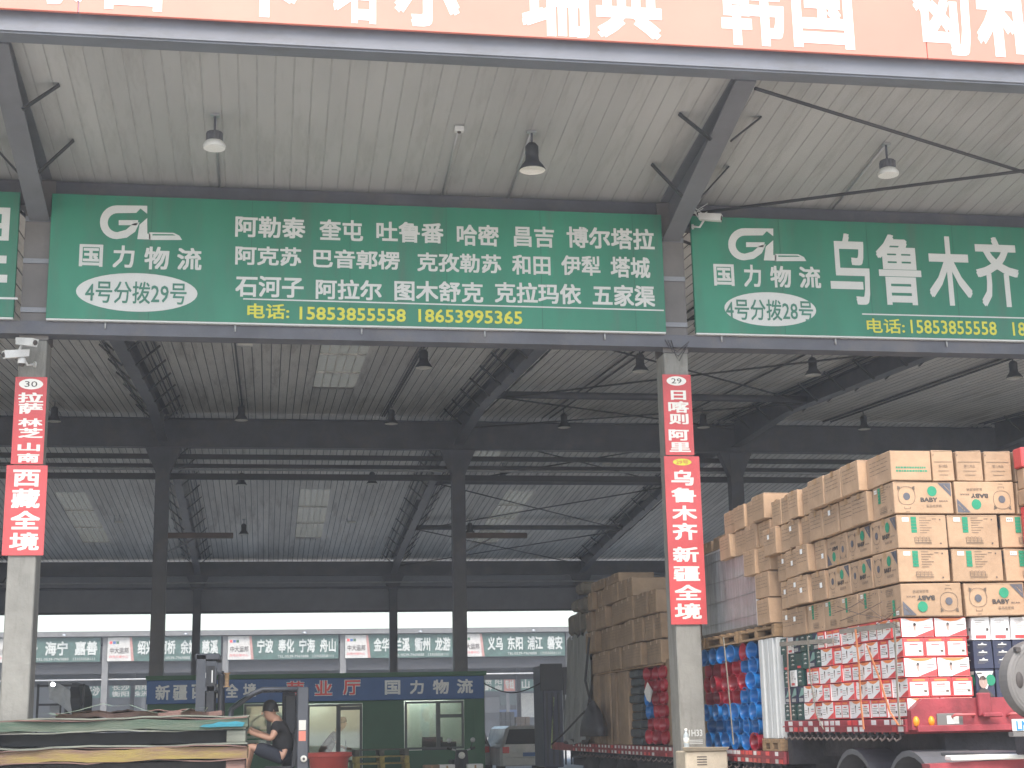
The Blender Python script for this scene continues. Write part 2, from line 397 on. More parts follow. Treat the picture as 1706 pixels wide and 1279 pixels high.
# plain outer stretches of the same roof (outside the picture)
for (xa, xb, nm) in ((-60, -13, 'outer_roof'), (29, 75, 'outer_roof')):
    b = MB()
    for (ya, yb, zf) in ((YC+.02, YR, zc1), (YR, YF+.6, zc2)):
        b.hexa([(xa, ya, zf(ya)), (xb, ya, zf(ya)), (xb, yb, zf(yb)), (xa, yb, zf(yb))]+[(xa, ya, zf(ya)+.1), (xb, ya, zf(ya)+.1), (xb, yb, zf(yb)+.1), (xa, yb, zf(yb)+.1)], m_ceil2)
    b.build(nm, shed)
for (xa, xb) in ((-60, -8), (16, 75)):
    b = MB(); b.hexa([(xa, YT, zc0(YT)), (xb, YT, zc0(YT)), (xb, YC-.02, zc0(YC)), (xa, YC-.02, zc0(YC))]+[(xa, YT, zc0(YT)+.1), (xb, YT, zc0(YT)+.1), (xb, YC-.02, zc0(YC)+.1), (xa, YC-.02, zc0(YC)+.1)], m_ceil); b.build('outer_canopy', shed)
def ibeam_path(b, x, pts, fw, m, tf=.02, tw=.012):
    "I section in the YZ plane: pts = (y, zbottom, ztop)"
    for (a, c) in zip(pts, pts[1:]):
        for (z0a, z1a, z0c, z1c, w) in ((a[1], a[1]+tf, c[1], c[1]+tf, fw), (a[2]-tf, a[2], c[2]-tf, c[2], fw), (a[1]+tf, a[2]-tf, c[1]+tf, c[2]-tf, tw)):
            b.hexa([(x-w/2, a[0], z0a), (x+w/2, a[0], z0a), (x+w/2, c[0], z0c), (x-w/2, c[0], z0c),
                    (x-w/2, a[0], z1a), (x+w/2, a[0], z1a), (x+w/2, c[0], z1c), (x-w/2, c[0], z1c)], m)
for k in range(-2, 5):
    x = X0+BAY*k
    # canopy rafter, tapering towards its tip
    b = MB(); ibeam_path(b, x, [(YT+.142, 8.43, zc0(YT+.142)-.01), (YC-.22, 7.66, zc0(YC-.22)-.01)], .24, mat('rafter grey', (.15, .155, .17), .5, var=.1, scale=2))
    ra = b.build('canopy_rafter', shed)
    for yy in (15.75, 17.05):
        for sg in (-1, 1):
            fb = MB(); zb = 8.30+(7.66-8.30)*(yy-YT)/(YC-YT)
            fb.bar((x+sg*.12, yy, zb+.03), (x+sg*.50, yy, zc0(yy)-.01), .06, .02, m_steelk); fb.build('fly_brace', ra)
            fc = MB(); fc.bar((x+sg*.2, YT+.2, zc0(YT+.2)-.004), (x+sg*.2, YC-.25, zc0(YC-.25)-.004), .03, .006, m_galv)
    # main rafters
    for (ya, yb, zf, hs) in ((YC+.25, YR-.2, zc1, (.62, .42, .8)), (YR+.2, YF-.2, zc2, (.8, .42, .62))):
        ym = (ya+yb)/2; b = MB()
        ibeam_path(b, x, [(ya, zf(ya)-hs[0], zf(ya)-.02), (ya+4 if ya < 30 else ya+5, zf(ya+4)-hs[1], zf(ya+4)-.02), (yb-4.5, zf(yb-4.5)-hs[1], zf(yb-4.5)-.02), (yb, zf(yb)-hs[2], zf(yb)-.02)], .26, m_steel)
        ra = b.build('rafter', shed)
        for j in range(12):
            yy = ya+1.2+j*1.72
            if yy > yb-.6: break
            for sg in (-1, 1):
                fb = MB(); fb.bar((x+sg*.13, yy, zf(yy)-.46), (x+sg*.60, yy, zf(yy)-.03), .075, .03, m_steelk); fb.build('fly_brace', ra)
        for sg in (-.34, .34, -.5, .5):
            b = MB(); b.bar((x+sg, ya, zf(ya)-.03), (x+sg, yb, zf(yb)-.03), .03, .03, m_steel); b.build('conduit', ra)
    # front column: concrete below, steel stub above between the signs
    b = MB(); b.bbox(x-.16, x+.16, YC-.2, YC+.2, 0, 6.16, m_col, .012); b.build('concrete_column', shed)
    b = MB()
    for yy in (YC-.2, YC+.18): b.box(x-.17, x+.17, yy, yy+.02, 6.163, 8.2, m_steelb)
    b.box(x-.006, x+.006, YC-.18, YC+.18, 6.163, 8.2, m_steelb)
    for zz in (6.5, 7.12, 7.66): b.box(x-.168, x+.168, YC-.225, YC-.2, zz, zz+.06, m_beam)
    b.build('steel_column_head', shed)
    # middle and far columns
    for (yy, ht, w) in ((YR, 9.0, .36), (YF, 7.75, .32)):
        b = MB()
        b.box(x-w/2, x+w/2, yy-.18, yy-.155, 0, ht, m_steel); b.box(x-w/2, x+w/2, yy+.155, yy+.18, 0, ht, m_steel)
        b.box(x-w/2+.002, x-w/2+.012, yy-.155, yy+.155, 0, ht, m_steel); b.box(x+w/2-.012, x+w/2-.002, yy-.155, yy+.155, 0, ht, m_steel)
        b.hexa([(x-w/2, yy-.15, ht-.7), (x+w/2, yy-.15, ht-.7), (x+w/2, yy+.15, ht-.7), (x-w/2, yy+.15, ht-.7), (x-w/2-.3, yy-.152, ht), (x+w/2+.3, yy-.152, ht), (x+w/2+.3, yy+.152, ht), (x-w/2-.3, yy+.152, ht)], m_steel)
        b.build('steel_column', shed)
    b = MB(); b.box(x+.19, x+1.9, YR-.1, YR+.05, 6.56, 6.70, mat('brown bracket', (.10, .06, .045), .6)); b.bar((x+.2, YR, 6.2), (x+.9, YR, 6.56), .04, .04, m_steel); b.build('bracket_arm', shed)
XA, XB = -55, 70
def xbeam(name, y0, y1, z0, z1, m, par=None):
    b = MB(); b.box(XA, XB, y0, y1, z0, z1, m); return b.build(name, par or shed)
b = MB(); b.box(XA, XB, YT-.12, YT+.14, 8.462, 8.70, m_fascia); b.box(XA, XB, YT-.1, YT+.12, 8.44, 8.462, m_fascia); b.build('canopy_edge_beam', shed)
xbeam('eave_beam', YC-.13, YC+.1, 7.9, 8.22, m_steel); xbeam('sign_rail', YC-.28, YC-.02, 6.215, 6.375, m_steel)
b = MB(); b.box(XA, XB, YR-.02, YR, 9.04, 9.80, m_steel); b.box(XA, XB, YR-.14, YR+.12, 9.02, 9.04, m_steel); b.box(XA, XB, YR-.14, YR+.12, 9.80, 9.82, m_steel); b.build('ridge_beam', shed)
for (z, t) in ((8.84, .13), (8.585, .10), (8.29, .16)): b = MB(); b.box(XA, XB, YR+.3, YR+.4, z-t/2, z+t/2, m_steelk); b.build('tie_beam', shed)
b = MB(); b.tube([(XA, YR+.25, 8.47), (XB, YR+.25, 8.47)], .03, m_galv, 6); b.build('pipe', shed)
xbeam('far_eave_beam', YF-.14, YF+.1, 7.72, 8.30, m_steel)
b = MB(); b.tube([(XA, YF-.3, 7.42), (XB, YF-.3, 7.42)], .035, m_galv, 6); b.build('pipe', shed)
b = MB(); b.tube([(XA, YF-.3, 7.2), (XB, YF-.3, 7.2)], .05, m_steel, 6); b.build('pipe', shed)
# bay between second and third frame: struts and cross rods
xs1, xs2 = X0+BAY, X0+2*BAY
for (yy, zf, nm) in ((34.6, zc1, 'a'), (47.3, zc2, 'b'), (54.6, zc2, 'c')):
    b = MB(); b.tube([(xs1, yy, zf(yy)-.25), (xs2, yy, zf(yy)-.25)], .09, m_steel, 8); b.build('roof_strut', shed)
def rod(a, c, r=.022, m=m_steelk): b = MB(); b.tube([a, c], r, m, 5); b.build('cross_rod', shed)
for (ya, yb, zf) in ((19, 26.6, zc1), (26.6, 34.6, zc1), (34.6, 40.2, zc1), (41, 47.3, zc2), (47.3, 54.6, zc2), (54.6, 62, zc2)):
    rod((xs1+.1, ya, zf(ya)-.3), (xs2-.1, yb, zf(yb)-.3)); rod((xs2-.1, ya, zf(ya)-.36), (xs1+.1, yb, zf(yb)-.36))
rod((xs1+.12, YT+.2, zc0(YT)-.18), (xs2-.1, YC-.3, zc0(YC)-.2)); rod((xs1+.12, YC-.3, zc0(YC)-.22), (xs2-.1, YT+.2, zc0(YT)-.25))
# sign clips under the rail
for k in range(-3, 12):
    b = MB(); xx = -2.0+k*1.55; b.tube([(xx, YC-.3, 6.39), (xx, YC-.3, 6.29)], .012, m_galv, 6); b.build('clip', shed)

# ------------------------------------------------------------------ canopy banner
ban = thing('canopy_banner', 'long coral banner with huge cream country names along the canopy edge, top of the picture', 'banner', (5, YT-.2, 8.70))
b = MB(); YB = YT-.19
for (xa, xb) in ((-11, -2.0), (-2.0, 7.16), (7.16, 16.3)):
    b = MB(); b.bbox(xa+.004, xb-.004, YB-.02, YB+.02, 8.655, 10.6, m_coral, .004); b.build('banner_panel', ban)
def plane(Y): return lambda u, v: (u, Y, v)
fb = plane(YB-.024)
def btext(b, s, pxl, pxr, pyb, h, m=m_cream, bold=.03, py=None):
    a = atY(pxl, pyb, YB); c = atY(pxr, pyb, YB)
    b.text(s, a.x, a.z, c.x, a.z+h, fb, m, bold)
L = MB(ban)
for (s, l, r, bt, h) in (('泰', 45, 150, 6, .98), ('国', 174, 270, 16, .98), ('卡', 385, 500, 27, .98), ('塔', 555, 634, 38, .98), ('尔', 655, 766, 43, .98),
                         ('瑞', 870, 984, 59, 1.0), ('典', 994, 1103, 63, 1.0), ('韩', 1203, 1308, 75, 1.0), ('国', 1322, 1423, 79, 1.0), ('匈', 1526, 1620, 90, 1.0), ('和', 1630, 1745, 94, 1.0)):
    btext(L, s, l, r, bt, h)

# ------------------------------------------------------------------ green bay signs
YS = YC-.34
fs = plane(YS-.004)
def pr(x0, y0, x1, y1):
    "photo rectangle (left, top, right, bottom) -> u0,v0,u1,v1 on the sign plane"
    a = atY(x0, (y0+y1)/2, YS); c = atY(x1, (y0+y1)/2, YS); t = atY((x0+x1)/2, y0, YS); q = atY((x0+x1)/2, y1, YS)
    return a.x, q.z, c.x, t.z
def st(b, s, x0, y0, x1, y1, m=m_slet, bold=.024): b.text(s, *pr(x0, y0, x1, y1), fs, m, bold)
def words(b, lst, tilt=.033, m=m_slet, bold=.024):
    "(text, x0, y0, x1, y1): the box in the photo includes the run's own downhill slope"
    for (s, x0, y0, x1, y1) in lst:
        d = (x1-x0)*tilt; st(b, s, x0, y0+d/2, x1, y1-d/2, m, bold)
def logo(b, ox, oy, sc):
    "GL mark with arrow and train; coordinates in crop pixels of the left sign"
    def P(pts, m=m_slet, dy=0):
        w = [atY(ox+(x-473)*sc, oy+(y-970)*sc, YS) for x, y in pts]; b.poly([(q.x, YS-.004-dy, q.z) for q in w], m)
    def arc(cx, cy, rx, ry, a0, a1, n=14): return [(cx+rx*math.cos(R(a0+(a1-a0)*k/n)), cy+ry*math.sin(R(a0+(a1-a0)*k/n))) for k in range(n+1)]
    o = arc(553, 1050, 80, 80, -90, -270); i = arc(556, 1052, 46, 45, -90, -270)
    for k in range(len(o)-1): P([o[k], o[k+1], i[k+1], i[k]])
    P([(553, 970), (697, 972), (697, 1010), (665, 985), (645, 1006), (556, 1007)])
    P([(553, 1130), (556, 1097), (596, 1086), (628, 1058), (661, 1050), (640, 1095), (600, 1123)])
    P([(562, 1040), (655, 1040), (648, 1064), (562, 1064)])
    P([(697, 1030), (697, 1104), (712, 1104), (712, 1132), (650, 1130), (660, 1062)])
    P([(706, 1098), (822, 1100), (850, 1114), (862, 1134), (706, 1134)])
    P([(722, 1106), (818, 1107), (832, 1113), (722, 1113)], m_green, .002)
def bay_sign(label, xl, xr, fill):
    t = thing('bay_sign', label, 'sign', ((xl+xr)/2, YS+.05, 6.40), 'green freight signs over the bays')
    b = MB(); b.bbox(xl, xr, YS, YS+.06, 6.397, 7.985, m_green, .004); b.build('sign_board', t)
    xq = xl+1.2
    while xq < xr-.3: b = MB(); b.box(xq, xq+.006, YS-.0025, YS-.0005, 6.40, 7.98, mat('seam green', (.015, .12, .075), .6)); b.build('sheet_seam', t); xq += 1.22
    b = MB(); b.box(xl+.004, xr-.004, YS-.003, YS+.05, 6.375, 6.395, m_slet); b.box(xl, xr, YS+.06, YS+.1, 6.5, 6.56, m_steel); b.box(xl, xr, YS+.06, YS+.1, 7.8, 7.86, m_steel)
    b.build('sign_frame', t); b = MB(t); fill(b); b.build('logo_and_lines', t)['kind'] = 'stuff'; return t
def fill29(b):
    logo(b, 166.5, 342, .352)
    words(b, [('国', 132, 407, 171.5, 444), ('力', 188, 409, 224, 446), ('物', 240.5, 411, 282, 449), ('流', 295, 413, 336, 450)], 0)
    c = atY(228.5, 487, YS); b.disc((c.x, c.z), .722, .245, fs, m_slet, 40)
    b.text('4号分拨29号', *pr(142, 469, 311, 506), plane(YS-.008), m_gdark, .010)
    words(b, [('阿勒泰', 392, 359, 509, 398), ('奎屯', 532, 365, 605, 402), ('吐鲁番', 627, 368, 739, 406), ('哈密', 761, 373, 831, 411), ('昌吉', 856, 376, 923, 413), ('博尔塔拉', 944, 377, 1090, 417),
              ('阿克苏', 392, 409, 502, 444), ('巴音郭楞', 522, 414, 666, 450), ('克孜勒苏', 695, 420, 835, 456), ('和田', 853, 424, 917, 459), ('伊犁', 935, 425, 1000, 460), ('塔城', 1017, 427, 1083, 464),
              ('石河子', 392, 458, 506, 497), ('阿拉尔', 526, 464, 636, 501), ('图木舒克', 657, 466, 805, 505), ('克拉玛依', 824, 469, 968, 508), ('五家渠', 987, 473, 1091, 512)])
    a = atY(405, 497.8, YS); c = atY(1106, 517, YS); b.poly([fs(a.x, a.z-.009), fs(c.x, c.z-.009), fs(c.x, c.z+.009), fs(a.x, a.z+.009)], m_slet)
    words(b, [('电话:', 412, 505, 482, 532), ('15853855558', 499, 510, 676, 537), ('18653995365', 697, 514, 870, 541)], .03, m_yel, .018)
def fill28(b):
    logo(b, 1213, 380, .335)
    words(b, [('国', 1189, 440, 1223, 476), ('力', 1239, 441, 1268, 478), ('物', 1283, 443, 1318, 479), ('流', 1331, 444, 1367, 480)], 0)
    c = atY(1283.5, 515, YS); b.disc((c.x, c.z), .625, .23, fs, m_slet, 40)
    b.text('4号分拨28号', *pr(1209, 499, 1354, 534), plane(YS-.008), m_gdark, .010)
    words(b, [('乌', 1382, 389, 1448, 507), ('鲁', 1461, 391, 1534, 508), ('木', 1546, 394, 1617, 509), ('齐', 1626, 395, 1697, 511)], 0, m_slet, .018)
    a = atY(1436, 523, YS); b.poly([fs(a.x, a.z-.009), fs(13, a.z-.009), fs(13, a.z+.009), fs(a.x, a.z+.009)], m_slet)
    words(b, [('电话:', 1444, 530, 1507, 556), ('15853855558', 1517, 532, 1660, 559), ('18653995365', 1687, 536, 1830, 563)], .03, m_yel, .012)
def fill30(b):
    def q(x0, y0, x1, y1, m=m_slet, d=0):
        u0, v0, u1, v1 = pr(x0, y0, x1, y1); b.poly([(u0, YS-.004-d, v0), (u1, YS-.004-d, v0), (u1, YS-.004-d, v1), (u0, YS-.004-d, v1)], m)
    q(-45, 345, 16, 400); q(-38, 356, 3, 371, m_green, .002); q(-38, 380, 3, 393, m_green, .002)
    q(-48, 425, 11, 438); q(-48, 457, 12, 470); q(-30, 400, -14, 460)
    q(-500, 489, 30, 492.5)
bay_sign('green sign of bay number 29 covered with many place names and two phone numbers', -2.694, 5.003, fill29)
bay_sign('green sign with bay number 28 and four very large characters, right of the middle column', 5.402, 13.05, fill28)
bay_sign('green sign end with partial large white character at the left picture edge', -10.7, -3.07, fill30)

# ------------------------------------------------------------------ red strips on the front columns
YP = YC-.2-.02
def col_banner(label, xl, xr, zt, zb, items, crop):
    t = thing('column_banner', label, 'banner', ((xl+xr)/2, YP, zb), 'red banners hung on the front columns')
    b = MB(); b.box(xl, xr, YP-.006, YP+.012, zb, zt, m_red); b.build('banner_sheet', t)
    L = MB(t)
    for it in items:
        s, x0, y0, x1, y1 = it[:5]; ox, oy = crop[it[6]] if len(it) > 6 else crop[0]
        P = lambda x, y: atY(ox+x/2.842, oy+y/2.842, YP)
        a = P(x0, (y0+y1)/2); c = P(x1, (y0+y1)/2); tt = P((x0+x1)/2, y0); q = P((x0+x1)/2, y1)
        kind = it[5]
        if kind == 'o':
            pass
            L.disc(((a.x+c.x)/2, (tt.z+q.z)/2), (c.x-a.x)/2, (tt.z-q.z)/2, plane(YP-.008), m_cream)
            w = (c.x-a.x)*.26; h = (tt.z-q.z)*.27
            L.text(s, (a.x+c.x)/2-w, (tt.z+q.z)/2-h, (a.x+c.x)/2+w, (tt.z+q.z)/2+h, plane(YP-.011), m_ink, .0)
        elif kind == 'y':
            L.disc(((a.x+c.x)/2, (tt.z+q.z)/2), (c.x-a.x)/2, (tt.z-q.z)/2, plane(YP-.008), m_yel)
            w = (c.x-a.x)*.33; h = (tt.z-q.z)*.3
            L.text(s, (a.x+c.x)/2-w, (tt.z+q.z)/2-h, (a.x+c.x)/2+w, (tt.z+q.z)/2+h, plane(YP-.011), m_red, .0)
        else: L.text(s, a.x, q.z, c.x, tt.z, plane(YP-.008), m_cream, .03)
    if L.v: L.build('number_oval', t)
cl = [(0, 420), (0, 829)]; cr = [(1106, 420), (1106, 829)]
def zpx(px, py): return atY(px, py, YP).z
xl, xr = atY(26, 628, YP).x, atY(79, 628, YP).x
xl2, xr2 = atY(7, 850, YP).x, atY(76, 850, YP).x
col_banner('narrow red banner numbered 30 with small place names, upper strip on the left column', xl, xr, zpx(51, 628), zpx(45, 773),
           [('30', 90, 600, 205, 650, 'o'), ('拉', 86, 665, 206, 713, 'c'), ('萨', 88, 715, 204, 766, 'c'), ('林', 86, 787, 202, 827, 'c'), ('芝', 88, 833, 204, 880, 'c'), ('山', 84, 903, 190, 942, 'c'), ('南', 82, 953, 186, 996, 'c')], cl)
col_banner('wide red banner with four large cream characters, lower strip on the left column', xl2, xr2, zpx(42, 775), zpx(38, 925),
           [('西', 62, 1030, 190, 1110, 'c'), ('藏', 54, 1120, 190, 1212, 'c'), ('全', 50, 62, 190, 150, 'c', 1), ('境', 44, 165, 185, 250, 'c', 1)], cl)
xl, xr = atY(1104, 640, YP).x, atY(1151, 640, YP).x; xl2, xr2 = atY(1110, 850, YP).x, atY(1169, 850, YP).x
col_banner('narrow red banner numbered 29 with small characters, upper strip on the middle column', xl, xr, zpx(1127, 624), zpx(1132, 758),
           [('29', 12, 588, 105, 632, 'o'), ('日', 32, 655, 104, 700, 'c'), ('喀', 20, 706, 118, 760, 'c'), ('则', 24, 765, 116, 815, 'c'), ('阿', 22, 840, 118, 892, 'c'), ('里', 26, 900, 126, 946, 'c')], cr)
col_banner('long red banner with eight large cream characters, lower strip on the middle column', xl2, xr2, zpx(1135, 760), zpx(1145, 1040),
           [('29号', 42, 978, 130, 1010, 'y'), ('乌', 34, 1032, 140, 1105, 'c'), ('鲁', 34, 1115, 152, 1185, 'c'), ('木', 38, 1200, 156, 1270, 'c'), ('齐', 40, 120, 160, 200, 'c', 1),
            ('新', 42, 233, 165, 305, 'c', 1), ('疆', 44, 325, 170, 395, 'c', 1), ('全', 50, 412, 178, 485, 'c', 1), ('境', 50, 500, 178, 575, 'c', 1)], cr)

# ------------------------------------------------------------------ lamps under the roofs
def ceil_hit(px, py, zone, drop):
    d = ray(px, py); a, base = {0: (-.092, 8.22+.092*YC), 1: (.0717, 8.36-.0717*YC), 2: (-.0717, zc1(YR)+.0717*YR)}[zone]
    t = (base-drop-1.5)/(d.z-a*d.y); return EYE+d*t
def bell_lamp(label, p, ceil, s=1.0, mtl=None, open_=True):
    mtl = mtl or m_forkd
    t = thing('bell_lamp', label, 'lamp', (p.x, p.y, p.z), 'lamps hung under the shed roof')
    x, y, z = p
    b = MB(); b.lathe([(.155*s, 0), (.158*s, .012), (.13*s, .06*s), (.085*s, .12*s), (.075*s, .2*s), (.08*s, .205*s), (.08*s, .3*s), (.05*s, .34*s), (.0, .34*s)], (x, y, z), mtl); b.build('lamp_shade', t)
    b = MB(); b.lathe([(.0, .02), (.145*s, .014), (.155*s, .004)], (x, y, z), m_cream); b.build('lens', t)
    b = MB(); b.tube([(x, y, z+.33*s), (x, y, ceil)], .014, m_steel, 6); b.box(x-.06, x+.06, y-.03, y+.03, ceil-.03, ceil-.004, m_galv); b.build('hanger', t)
    return t
def disc_lamp(label, p, ceil, s=1.0):
    t = thing('disc_lamp', label, 'lamp', (p.x, p.y, p.z), 'lamps hung under the shed roof')
    x, y, z = p
    b = MB(); b.lathe([(.15*s, 0), (.16*s, .03), (.12*s, .10*s), (.07*s, .12*s)], (x, y, z), m_plw); b.lathe([(0, .004), (.15*s, 0)], (x, y, z), m_white); b.build('lamp_shade', t)
    b = MB(); b.lathe([(.11*s, .11*s), (.11*s, .23*s), (0, .235*s)], (x, y, z), m_steel)
    for k in range(12): w = k*math.pi/6; b.bar((x+.105*s*math.cos(w), y+.105*s*math.sin(w), z+.12*s), (x+.105*s*math.cos(w), y+.105*s*math.sin(w), z+.22*s), .015, .03, m_steel)
    b.build('heat_sink', t)
    b = MB(); b.tube([(x, y, z+.23*s), (x, y, ceil)], .014, m_steel, 6); b.box(x-.05, x+.05, y-.03, y+.03, ceil-.03, ceil-.004, m_galv); b.build('hanger', t)
ps = []
for (px, py, kind, lab) in ((357, 247, 'd', 'flat white canopy lamp with finned top, left above the green sign'), (887, 284, 'b', 'dark bell lamp with pale mouth hanging under the canopy over the green sign'), (1480, 292, 'd', 'flat white canopy lamp with finned top, right of the canopy rafter')):
    p = ceil_hit(px, py, 0, .5 if kind == 'b' else .42)
    (bell_lamp if kind == 'b' else disc_lamp)(lab, p, zc0(p.y), 1.0 if kind == 'b' else .82)
    ps.append(p)
    b = MB(); b.tube([(p.x, p.y, zc0(p.y)-.02), (p.x, YC-.2, zc0(YC)-.02)], .016, m_galv, 6); b.build('conduit', shed)
# sensor with its conduit
p = ceil_hit(765, 218, 0, .06)
t = thing('ceiling_sensor', 'small white box fixed to the canopy ceiling between two lamps', 'sensor', (p.x, p.y, p.z))
b = MB(); b.bbox(p.x-.055, p.x+.055, p.y-.04, p.y+.04, zc0(p.y)-.07, zc0(p.y)-.004, m_plw); b.build('housing', t)
b = MB(); b.lathe([(0, -.02), (.02, -.015), (.025, 0)], (p.x, p.y, zc0(p.y)-.07), m_ink, n=10); b.build('lens', t)
b = MB(); b.tube([(p.x, p.y+.04, zc0(p.y)-.02), (p.x, YC-.2, zc0(YC)-.02)], .012, m_galv, 6); b.build('conduit', shed)
INNER = [(706, 613, 1, 'dark bell lamp hanging just below the sign rail, middle of the 29 bay'), (652, 706, 1, 'dark bell lamp touching the top of the ridge beam, middle of the bay'),
         (402, 700, 1, 'dark bell lamp at the ridge beam, left half of the bay'), (1067, 619, 1, 'dark bell lamp close to the left of the middle column banner'),
         (940, 712, 1, 'dark bell lamp just above the ridge beam left of the middle column'), (1355, 625, 1, 'dark bell lamp above the load, under the 28 sign'),
         (1440, 715, 1, 'dark bell lamp at the ridge beam over the cartons'), (1172, 712, 1, 'dark bell lamp directly right of the middle column at ridge beam height'),
         (1690, 630, 1, 'dark bell lamp at the far right edge below the 28 sign'), (90, 702, 1, 'dark bell lamp right of the left column at the ridge beam'),
         (402, 808, 2, 'small far bell lamp below the tie beams, left half'), (406, 890, 2, 'small far bell lamp lowest on the left half of the far roof'),
         (783, 888, 2, 'small far bell lamp beside the right inner column'), (620, 806, 2, 'small far bell lamp below the tie beams, middle'), (838, 800, 2, 'small far bell lamp behind the tie beams, right of inner column')]
for (px, py, z, lab) in INNER:
    p = ceil_hit(px, py, z, .55); zf = zc1 if z == 1 else zc2
    bell_lamp(lab, p, zf(p.y), 1.12)
    if z == 1 and px not in (90, 1172):
        b = MB(); b.tube([(p.x, 19, zc1(19)-.03), (p.x, YR-.2, zc1(YR)-.04)], .022, m_steelk, 5); b.build('conduit', shed)
for (px, py, z, lab) in ((408, 577, 1, 'small white floodlight box near the sign rail, left half'), (198, 872, 2, 'small white floodlight box on the far roof at far left'), (586, 872, 2, 'small white floodlight box on the far roof, middle'),
                         (950, 874, 2, 'small white floodlight box on the far roof, right'), (1010, 775, 2, 'small white floodlight box behind the tie beams, right')):
    p = ceil_hit(px, py, z, .3); zf = zc1 if z == 1 else zc2
    t = thing('floodlight', lab, 'floodlight', (p.x, p.y, p.z), 'floodlights under the shed roof')
    b = MB(); b.bbox(p.x-.15, p.x+.15, p.y-.05, p.y+.05, p.z, p.z+.1, m_plw); b.box(p.x-.13, p.x+.13, p.y-.054, p.y-.05, p.z+.015, p.z+.08, m_lab); b.build('housing', t)
    b = MB(); b.bar((p.x-.16, p.y, p.z+.05), (p.x-.16, p.y, zf(p.y)), .03, .012, m_galv); b.bar((p.x+.0, p.y+.03, p.z+.1), (p.x+.0, p.y+.03, zf(p.y)), .012, .02, m_steel); b.build('bracket', t)

# ------------------------------------------------------------------ security cameras
def cctv(label, px, py, Y, yaw, dome=False, s=1.0):
    p = atY(px, py, Y); t = thing('security_camera', label, 'camera', p, 'security cameras on the columns'); t.rotation_euler = (0, 0, yaw)
    def child(b, n):
        o = b.build(n, None, origin=(0, 0, 0)); o.parent = t
        return o
    if dome:
        b = MB(); b.lathe([(.07*s, .0), (.075*s, .05*s), (.06*s, .1*s), (0, .1*s)], (0, 0, 0), m_plw, n=14); child(b, 'housing')
        b = MB(); b.lathe([(.0, -.05*s), (.035*s, -.04*s), (.055*s, 0)], (0, 0, 0), m_ink, n=14); child(b, 'lens')
        b = MB(); b.bar((0, 0, .1*s), (0, .16, .1*s), .03, .03, m_plw); child(b, 'bracket'); return t
    b = MB(); b.hexa([(-.04*s, -.16*s, -.06*s), (.04*s, -.16*s, -.06*s), (.04*s, .12*s, .0), (-.04*s, .12*s, .0), (-.045*s, -.18*s, .03*s), (.045*s, -.18*s, .03*s), (.045*s, .12*s, .085*s), (-.045*s, .12*s, .085*s)], m_plw); child(b, 'housing')
    b = MB(); b.lathe([(0, -.01*s), (.03*s, -.01*s), (.033*s, .01*s)], (0, -.17*s, -.015*s), m_ink, 'Y', 14); child(b, 'lens')
    b = MB(); b.tube([(0, .05*s, 0), (0, .12, -.1), (0, .2, -.08)], .014, m_plw, 8); b.lathe([(.035, 0), (.035, .02), (0, .02)], (0, .2, -.08), m_plw, 'Y', 12); child(b, 'bracket')
    return t
cctv('white box security camera, upper one on the left column', 42, 572, YC-.45, R(50))
cctv('white box security camera below the upper one on the left column', 30, 592, YC-.45, R(-60))
cctv('small white dome camera lowest of the three on the left column', 36, 606, YC-.42, 0, True, .7)
cctv('white box security camera tilted right at the top of the middle column', 1180, 364, YC-.62, R(60))
cctv('white dome camera at the top left corner of the middle column', 1148, 350, YC-.55, 0, True, .9)
t = thing('cable_bundle', 'loose tangle of thin pale cables at the top of the middle column', 'cable', atY(1150, 350, YC-.45))
for k in range(5):
    a = atY(1140+random.uniform(0, 10), 345+random.uniform(-5, 10), YC-.5); c = atY(1176+random.uniform(-5, 8), 345+random.uniform(-8, 15), YC-.5)
    mid = (a+c)/2+Vector((0, 0, random.choice((-1, 1))*random.uniform(.05, .12))); b = MB(); b.tube([a, (a*2+mid*2)/4+Vector((0, -.03, .03)), mid, (c+mid)/2, c], .006, m_plw, 5); b.build('cable', t)
for (px0, py0, dx, lab) in ((1108, 566, 40, 'thin cables hanging in a loop under the sign rail on the middle column'),):
    t = thing('cable_bundle', lab, 'cable', atY(px0, py0, YC-.33))
    for k in range(3):
        a = atY(px0+k*5, py0, YC-.32); c = atY(px0+dx-k*3, py0+3+k*6, YC-.32)
        b = MB(); b.tube([a, a+Vector((.05, 0, -.1-.05*k)), (a+c)/2+Vector((0, 0, -.14-.04*k)), c], .006, m_blk, 5); b.build('cable', t)
#PART2
# ------------------------------------------------------------------ back of the far signs of this shed
for k in range(-3, 6):
    x = X0+BAY*k; b = MB(); b.bbox(x+.02, x+BAY-.02, YF+.3, YF+.36, 6.27, 7.85, m_beam, .004)
    t = tag(b.build('sign_back'), None, None); t['label'] = 'grey sign back under the far eave, %s' % ('just left of the left inner column' if k == -1 else 'between the two thin far columns' if k == 0 else 'right of the right inner column' if k == 1 else 'hidden far off at the %s' % ({-3: 'left end', -2: 'left beyond the column', 2: 'right behind the cartons', 3: 'right beyond the cartons', 4: 'right, next to last', 5: 'right end'}[k]))
    t['category'] = 'sign'; t['group'] = 'backs of the signs on the far side'
b = MB(); b.box(XA, XB, YF+.1, YF+.3, 6.22, 6.30, m_steel); b.build('far_sign_rail', shed)

